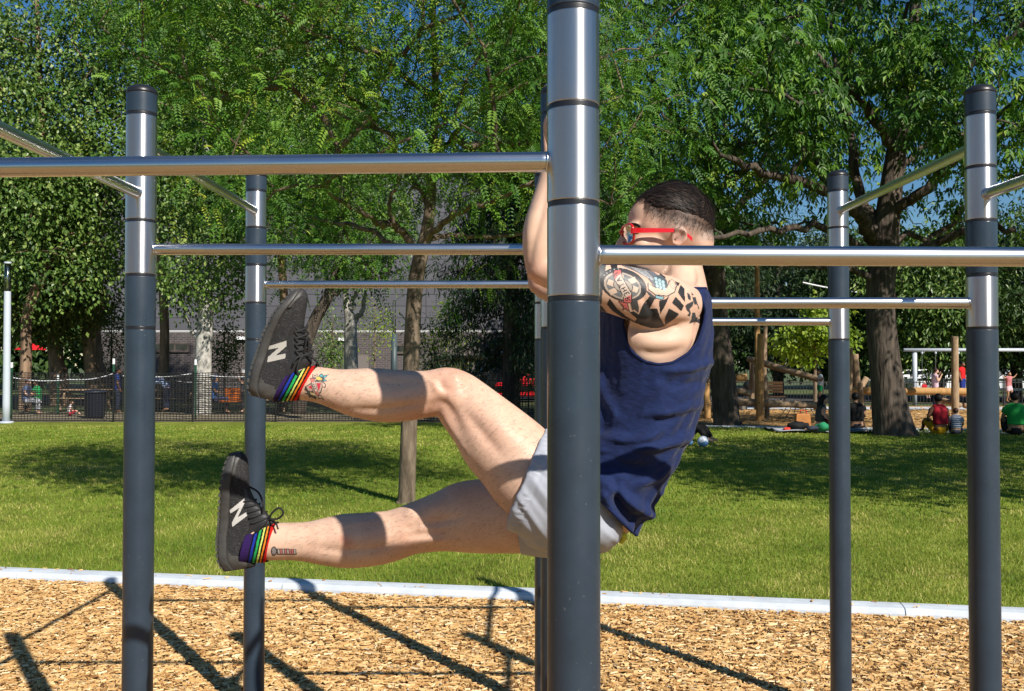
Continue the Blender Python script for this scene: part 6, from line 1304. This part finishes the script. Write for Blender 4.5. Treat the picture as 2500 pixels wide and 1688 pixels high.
def figure(label, loc, rz, h, pose, skin, shirt, lower, hairc, sleeve=.5, lower_len=1., long_hair=False, hat=None, dress=False, stripes=None, slim=1., group='people in the park'):
    P0 = POSE[pose]; root = empty('person', tuple(loc), label, 'person', group); cr, sr = math.cos(rz), math.sin(rz)
    def W(p): p = np.array(p, float) * h; return np.array((loc[0] + p[0] * cr - p[1] * sr, loc[1] + p[0] * sr + p[1] * cr, loc[2] + p[2]))
    def piece(pts, rad, g=0.): return tub([W(p) for p in pts], np.array(rad) * h * slim + g)
    sp = P0['sp']; parts_ = []; sh = P0['sh']
    tors = lambda g=0.: ([tub([W((x * .62, y, z)) for (_, y, z) in sp], np.array((.062, .055, .060, .045)) * h * slim + g) for x in (sh * .55, -sh * .55)] + [piece(sp, (.068, .060, .064, .05), g), piece([(sh * .85, sp[3][1], sp[3][2] - .005), (0, sp[3][1], sp[3][2] + .005), (-sh * .85, sp[3][1], sp[3][2] - .005)], (.036, .042, .036), g)])
    parts_ += tors()
    hd = P0['head']; parts_.append(piece([(0, sp[3][1], sp[3][2]), (0, (sp[3][1] + hd[1]) / 2, (sp[3][2] + hd[2]) / 2 - .01), hd], (.036, .032, .03)))
    hc = W(hd); mb = MB(); mb.ball(hc, (.052 * h, .060 * h, .068 * h), 14, 10); parts_.append((mb.v[0], mb.q[0], None))
    f = W((hd[0], hd[1] - .045, hd[2] - .03)); mb = MB(); mb.ball(f, (.034 * h, .03 * h, .036 * h), 10, 8); parts_.append((mb.v[0], mb.q[0], None))
    nz_ = W((hd[0], hd[1] - .066, hd[2] - .012)); mb = MB(); mb.ball(nz_, .012 * h, 8, 6); parts_.append((mb.v[0], mb.q[0], None))
    for hipj, kn, an, to in P0['legs']: parts_ += [piece([hipj, kn, an], (.056, .036, .024)), piece([an, ((an[0] + to[0]) / 2, (an[1] + to[1]) / 2, (an[2] + to[2]) / 2), to], (.024, .024, .018))]
    for s_, e_, w_ in P0['arms']:
        ext = tuple(w_[k] + (w_[k] - e_[k]) * .45 for k in range(3)); parts_ += [piece([s_, e_, w_], (.033, .025, .018)), piece([w_, tuple((w_[k] + ext[k]) / 2 for k in range(3)), ext], (.018, .020, .010))]
    vx = max(.018, h * .019)
    b = remeshed(parts_, vx, 2, .5, 'body'); link('body', b, mat_skin[skin], root)
    g = .012 * h
    if pose == 'sit': sp = [(0, .02, .135)] + list(sp[1:])
    sp_ = tors(g)
    for s_, e_, w_ in P0['arms']:
        if sleeve > 0: 
            q = tuple(s_[k] + (e_[k] - s_[k]) * min(1, sleeve) for k in range(3)); pts = [s_, tuple((s_[k] + q[k]) / 2 for k in range(3)), q]; rr = [.036, .035, .033]
            if sleeve > 1: pts.append(tuple(e_[k] + (w_[k] - e_[k]) * (sleeve - 1) for k in range(3))); rr.append(.026)
            sp_.append(piece(pts, rr, g * .7))
    so = link('shirt', remeshed(sp_, vx, 2, .5, 'shirt'), cmat(shirt) if stripes is None else stripes, root)
    lp = [piece([P0['legs'][0][0], (0, P0['legs'][0][0][1], P0['legs'][0][0][2] + .01), P0['legs'][1][0]], (.062, .066, .062), g)]
    for hipj, kn, an, to in P0['legs']:
        if lower_len > 1: q = tuple(kn[k] + (an[k] - kn[k]) * (lower_len - 1) for k in range(3)); lp.append(piece([hipj, kn, q], (.058, .042, .032), g * .7))
        else: q = tuple(hipj[k] + (kn[k] - hipj[k]) * lower_len for k in range(3)); lp.append(piece([hipj, tuple((hipj[k] + q[k]) / 2 for k in range(3)), q], (.060, .056, .050), g * .8))
    link('skirt' if dress else ('trousers' if lower_len > 1.4 else 'shorts'), remeshed(lp, vx, 2, .5, 'lower'), cmat(lower), root)
    hb = MB(); up = W((hd[0], hd[1] + .012, hd[2] + .014)); hb.ball(up, (.058 * h, .064 * h, .066 * h), 14, 10); hp_ = [(hb.v[0], hb.q[0], None)]
    if long_hair: hp_.append(piece([(hd[0], hd[1] + .035, hd[2] + .02), (hd[0], hd[1] + .06, hd[2] - .06), (hd[0], hd[1] + .07, hd[2] - .16), (hd[0], hd[1] + .075, hd[2] - .24)], (.05, .052, .045, .02)))
    link('hair' if hat is None else 'hat', remeshed(hp_, vx, 1, .5, 'hair'), cmat(hat if hat else hairc, .6), root)
    return root
mat_skin = {k: mat('skin_' + k, v, .5, spec=.35, var=(20, .08)) for k, v in SK.items()}
def gz(px, Y, z=LAWN_Z): return np.array((at(px, 900, Y)[0], Y, z))
def mat_stripe():
    m, n, l, b = nodes_of('blue_striped_shirt'); tc = n.new('ShaderNodeTexCoord'); w = n.new('ShaderNodeTexWave'); w.bands_direction = 'Z'; w.inputs['Scale'].default_value = 6.5
    r = n.new('ShaderNodeValToRGB'); r.color_ramp.elements[0].position = .62; r.color_ramp.elements[0].color = (.05, .10, .20, 1); r.color_ramp.elements[1].position = .68; r.color_ramp.elements[1].color = (.6, .62, .65, 1)
    l.new(tc.outputs['Object'], w.inputs['Vector']); l.new(w.outputs['Fac'], r.inputs[0]); l.new(r.outputs[0], b.inputs['Base Color']); b.inputs['Roughness'].default_value = .85; return m
PI = math.pi
figure('boy in white T-shirt and green shorts walking along the log', np.array((at(2003, 983, 29.7)[0], 29.7, at(2003, 983, 29.7)[2])), -PI / 2, 1.02, 'walk', 'tan', (.72, .74, .78), (.01, .30, .10), (.012, .009, .008), .45, .75)
figure('woman with long dark hair sitting in profile on the picnic blanket', gz(2004, 24.6), PI * .45, 1.62, 'sit', 'light', (.045, .055, .05), (.10, .012, .012), (.010, .008, .008), .1, 1.9, True)
figure('person in black T-shirt sitting with back to the lawn', gz(2090, 24.8), PI, 1.70, 'sit', 'tan', (.006, .006, .007), (.02, .02, .025), (.008, .007, .007), .5, 1.8)
figure('child in dark clothes and green cap half hidden by the ash trunk', gz(2136, 26.2), -PI * .8, 1.05, 'stand', 'tan', (.03, .035, .05), (.04, .045, .07), (.01, .01, .01), .9, 1.9, False, (.02, .09, .06))
figure('woman in red tank top and yellow bottoms sitting on the kerb', gz(2293, 23.4), PI * 1.02, 1.72, 'sit', 'brown', (.36, .012, .025), (.62, .33, .01), (.008, .007, .007), 0, .9)
figure('child in blue striped shirt leaning beside the woman in red', gz(2333, 23.3), PI * .9, 1.12, 'sit', 'light', (.1, .2, .3), (.05, .06, .09), (.055, .03, .018), .6, 1.8, stripes=mat_stripe())
figure('man in bright green T-shirt sitting on the kerb at right', gz(2478, 23.0), PI * .9, 1.82, 'sit', 'tan', (.02, .33, .06), (.012, .012, .015), (.010, .008, .008), .55, 1.9)
figure('toddler in red with a white hat beside the woman in pink', np.array((at(2256, 950, 38)[0], 38, .42)), PI * .1, .86, 'chair', 'light', (.42, .012, .02), (.05, .02, .02), (.7, .6, .5), .6, 1., False, (.65, .60, .58))
figure('woman in pale pink top raising her hands, facing right', gz(2283, 38.), PI / 2, 1.55, 'hold', 'light', (.58, .40, .46), (.02, .025, .07), (.03, .015, .012), .25, 1.9)
figure('child in red shirt and blue trousers behind the upright log', gz(2349, 35., .55), PI * .2, 1.28, 'stand', 'brown', (.55, .01, .012), (.012, .03, .20), (.01, .008, .008), .5, 1.6)
figure('child in pink top with arms spread behind the man in green', gz(2462, 33., .45), PI * .1, 1.05, 'reach', 'tan', (.45, .16, .17), (.55, .42, .46), (.015, .01, .01), .3, .7)
figure('child in red shirt on the log under the spruce', np.array((at(1273, 880, 34)[0], 34, at(1273, 905, 34)[2])), PI * .3, 1.15, 'bend', 'light', (.60, .015, .012), (.55, .014, .012), (.03, .02, .015), .4, .8)
figure('person in dark red top beside the central posts', np.array((at(1306, 880, 35)[0], 35, at(1306, 912, 35)[2])), PI * .3, 1.2, 'stand', 'tan', (.25, .01, .015), (.008, .008, .01), (.01, .01, .01), .5, 1.8)
# behind the net fence
figure('person in dark blue shirt standing behind the net left of the post', gz(286, 34.), PI * .7, 1.58, 'stand', 'brown', (.012, .03, .17), (.02, .03, .06), (.006, .006, .007), .6, 1.9)
figure('person in pale blue shirt bending over behind the net', gz(405, 35.), -PI / 2, 1.66, 'bend', 'tan', (.34, .42, .62), (.02, .03, .08), (.006, .006, .007), .5, 1.9)
figure('person in blue shirt and blue cap seated behind the net', gz(524, 33.5), PI * .55, 1.70, 'chair', 'tan', (.03, .12, .34), (.05, .06, .12), (.02, .02, .02), .5, 1.6, False, (.015, .06, .26))
figure('person in striped dark top standing right of the orange chair', gz(594, 34.), -PI * .4, 1.5, 'hold', 'light', (.10, .10, .12), (.05, .05, .06), (.5, .5, .52), .3, 1.8)
figure('person in navy and white crouching by the net at far left', gz(66, 33.), PI * .5, 1.55, 'chair', 'light', (.10, .14, .26), (.45, .47, .52), (.12, .01, .015), .5, 1.8)
figure('person in green top seated by the net at far left', gz(92, 33.6), -PI * .5, 1.5, 'chair', 'tan', (.02, .28, .08), (.10, .08, .07), (.02, .015, .012), .5, 1.8)
figure('small child in white and red behind the net between stake and bin', gz(172, 32.), PI * .6, .88, 'sit', 'light', (.62, .55, .55), (.40, .03, .05), (.10, .06, .03), .5, 1.)
# seated person mostly hidden behind the man's shirt
figure('person in black trousers sitting behind the man on the lawn', gz(1668, 21.0), PI * .35, 1.70, 'sit', 'light', (.03, .03, .035), (.005, .005, .006), (.02, .015, .012), .5, 1.9)

# ---- things on the grass and behind the net
g = gz(1716, 19.6); o = empty('football', tuple(g), 'white and pale blue ball lying on the grass behind the man\'s shirt', 'ball')
mm, nn, ll, bb = nodes_of('ball_leather'); tc = nn.new('ShaderNodeTexCoord'); vo = nn.new('ShaderNodeTexVoronoi'); vo.inputs['Scale'].default_value = 7; rr = nn.new('ShaderNodeValToRGB'); rr.color_ramp.interpolation = 'CONSTANT'
rr.color_ramp.elements[0].color = (.70, .75, .82, 1); rr.color_ramp.elements[1].position = .55; rr.color_ramp.elements[1].color = (.12, .28, .55, 1); ll.new(tc.outputs['Object'], vo.inputs['Vector']); sx = nn.new('ShaderNodeSeparateColor'); ll.new(vo.outputs['Color'], sx.inputs[0]); ll.new(sx.outputs[0], rr.inputs[0]); ll.new(rr.outputs[0], bb.inputs['Base Color']); bb.inputs['Roughness'].default_value = .35
MB().ball(g + (0, 0, .113), .113, 24, 16).build('leather_shell', mm, o, True)
MB().tube(smooth_path([g + (-.40, .1, .07), g + (-.3, .12, .11), g + (-.2, .1, .06)], 4), [.05, .06, .07, .075, .08, .075, .07, .06, .05], 10).build('trainer', cmat((.10, .22, .42)), None, True, label='blue shoe beside the ball on the grass', cat='shoe')
# picnic blanket with things on it
g = gz(2020, 24.0); n = 24; VV = []; 
for i in range(n + 1):
    for j in range(n + 1): u, v = i / n - .5, j / n - .5; VV.append((g[0] + u * 2.6, g[1] + v * 1.7 + .5, LAWN_Z + .05 + .022 * math.sin(9 * u + 5 * v) + .018 * math.sin(17 * v - 8 * u)))
QQ = [(i * (n + 1) + j, (i + 1) * (n + 1) + j, (i + 1) * (n + 1) + j + 1, i * (n + 1) + j + 1) for i in range(n) for j in range(n)]
bl = link('picnic_blanket', np_mesh('picnic_blanket', VV, QQ, smooth=True), mat('patterned_blanket', (.30, .32, .36), .9, var=(2.6, .9), var2=(.55, .60, .68)), None, label='crumpled pale picnic blanket under the seated group', cat='blanket')
md = bl.modifiers.new('s', 'SOLIDIFY'); md.thickness = .012
g = gz(1958, 24.2, LAWN_Z + .06); bag = empty('shopping_bag', tuple(g), 'upright orange-brown bag standing on the picnic blanket', 'bag')
m_bag = mat('orange_bag', (.42, .16, .035), .7, var=(6, .25)); hwb = [(-.17, -.11), (.17, -.11), (.17, .11), (-.17, .11)]
V_ = [(g[0] + x * s, g[1] + y * s, g[2] + z) for z, s in ((0, 1.), (.18, 1.06), (.36, .98), (.38, .9)) for x, y in hwb]
MB().add(V_, [(k * 4 + i, k * 4 + (i + 1) % 4, (k + 1) * 4 + (i + 1) % 4, (k + 1) * 4 + i) for k in range(3) for i in range(4)] + [(12, 13, 14, 15), (3, 2, 1, 0)]).build('sack', m_bag, bag)
for y in (-.09, .09): MB().tube(smooth_path([g + (-.08, y, .37), g + (-.07, y, .46), g + (.07, y, .46), g + (.08, y, .37)], 4), .01, 6).build('handle', mat('red_strap', (.5, .03, .02), .7) if y < 0 else m_bag, bag, True)
for px, Y, c, lab, sz in ((1920, 23.8, (.65, .05, .03), 'red ball-shaped toy at the left end of the blanket', .06), (1945, 23.9, (.012, .012, .014), 'dark jacket heaped left of the orange bag', .17), (2010, 23.6, (.02, .22, .10), 'green bundle at the front of the picnic blanket', .15), (1985, 23.6, (.05, .06, .09), 'dark bundle at the front of the picnic blanket', .11)):
    g = gz(px, Y, LAWN_Z + .06); mb = MB(); mb.ball(g + (0, 0, sz * .55), (sz * 1.5, sz, sz * .62), 18, 12); me = mb.mesh('bundle', True); v = coords(me); set_coords(me, v + (v - g) * (.22 * vnoise(v * 22, int(px)))[:, None]); link('toy' if sz < .08 else 'bundle', me, cmat(c), None, label=lab, cat='toy' if sz < .08 else 'bundle')
x = gz(2030, 24.1); bt = empty('bottle', (x[0], x[1], LAWN_Z), 'blue drink bottle held near the dark-haired woman', 'bottle'); z_ = at(2030, 1030, 24.1)[2]
MB().lathe((x[0], x[1], z_ - .1), [(.035, 0), (.037, .14), (.03, .17), (.015, .19)], 14).build('flask', cmat((.05, .22, .45), .3), bt, True); MB().lathe((x[0], x[1], z_ - .1), [(.017, .192), (.017, .22)], 12).build('lid', m_white, bt, True)
# bin, orange chair, parasol
g = gz(233, 30.6); bi = empty('litter_bin', tuple(g), 'dark litter bin with a flat lid behind the net fence', 'bin')
MB().lathe(g, [(.26, 0), (.29, .05), (.32, .75), (.33, .78)], 24).build('drum', cmat((.012, .016, .03), .5), bi, True); MB().lathe(g, [(.36, .785), (.36, .82), (.30, .87), (.1, .89)], 24).build('lid', cmat((.02, .025, .045), .5), bi, True)
g = gz(563, 33.4); ch = empty('camp_chair', tuple(g), 'orange fabric camp chair behind the net, right of the blue cap', 'chair'); m_or = cmat((.42, .11, .015))
MB().box(g + (-.27, .2, .46), g + (.27, .26, .86)).build('backrest', m_or, ch); MB().box(g + (-.32, -.25, .40), g + (.32, .22, .45)).build('seat', m_or, ch)
for a in (-.3, .3):
    for b in (-.22, .22): MB().tube([g + (a, b, 0), g + (a * .9, b * .9, .4)], .016, 6).build('leg', m_blackm, ch)
g = gz(75, 60.); pa = empty('parasol', tuple(g), 'small red parasol glimpsed under the cedar branches', 'parasol'); z0 = at(75, 855, 60)[2]
MB().lathe((g[0], g[1], 0), [(.9, z0), (.86, z0 + .06), (.45, z0 + .28), (.05, z0 + .42)], 12).build('canopy', cmat((.6, .012, .02)), pa); MB().tube([g, (g[0], g[1], z0 + .4)], .03, 8).build('pole', m_white, pa)
# cable between the far trees
cb = MB(); a, b = at(1960, 690, 47), at(2560, 672, 47); s = np.linspace(0, 1, 24)[:, None]; cb.tube(a + (b - a) * s + np.array((0, 0, -1.)) * .8 * 4 * s * (1 - s), .035, 6); cb.build('overhead_cable', m_white, None, label='pale cable strung between far trees at right', cat='cable')
# picnic tables behind the net
for px, Y, lab in ((430, 36., 'wooden picnic table behind the net, left of the poplar trunk'), (660, 35., 'wooden picnic table behind the net near the raised shoe'), (210, 36., 'wooden picnic table behind the net near the litter bin')):
    g = gz(px, Y); t = empty('picnic_table', tuple(g), lab, 'picnic table', 'picnic tables')
    for k in range(4): MB().box(g + (-.9, -.36 + k * .185, .72), g + (.9, -.20 + k * .185, .76)).build('table_plank', m_log, t)
    for s in (-1, 1): MB().box(g + (-.9, s * .7 - .14, .42), g + (.9, s * .7 + .14, .46)).build('bench_plank', m_log, t)
    for x in (-.65, .65):
        for s in (-1, 1): MB().bar(g + (x, s * .62, 0), g + (x, s * .2, .72), .05, .09).build('leg', m_log, t)
        MB().bar(g + (x, -.82, .39), g + (x, .82, .39), .05, .06).build('crossbeam', m_log, t)
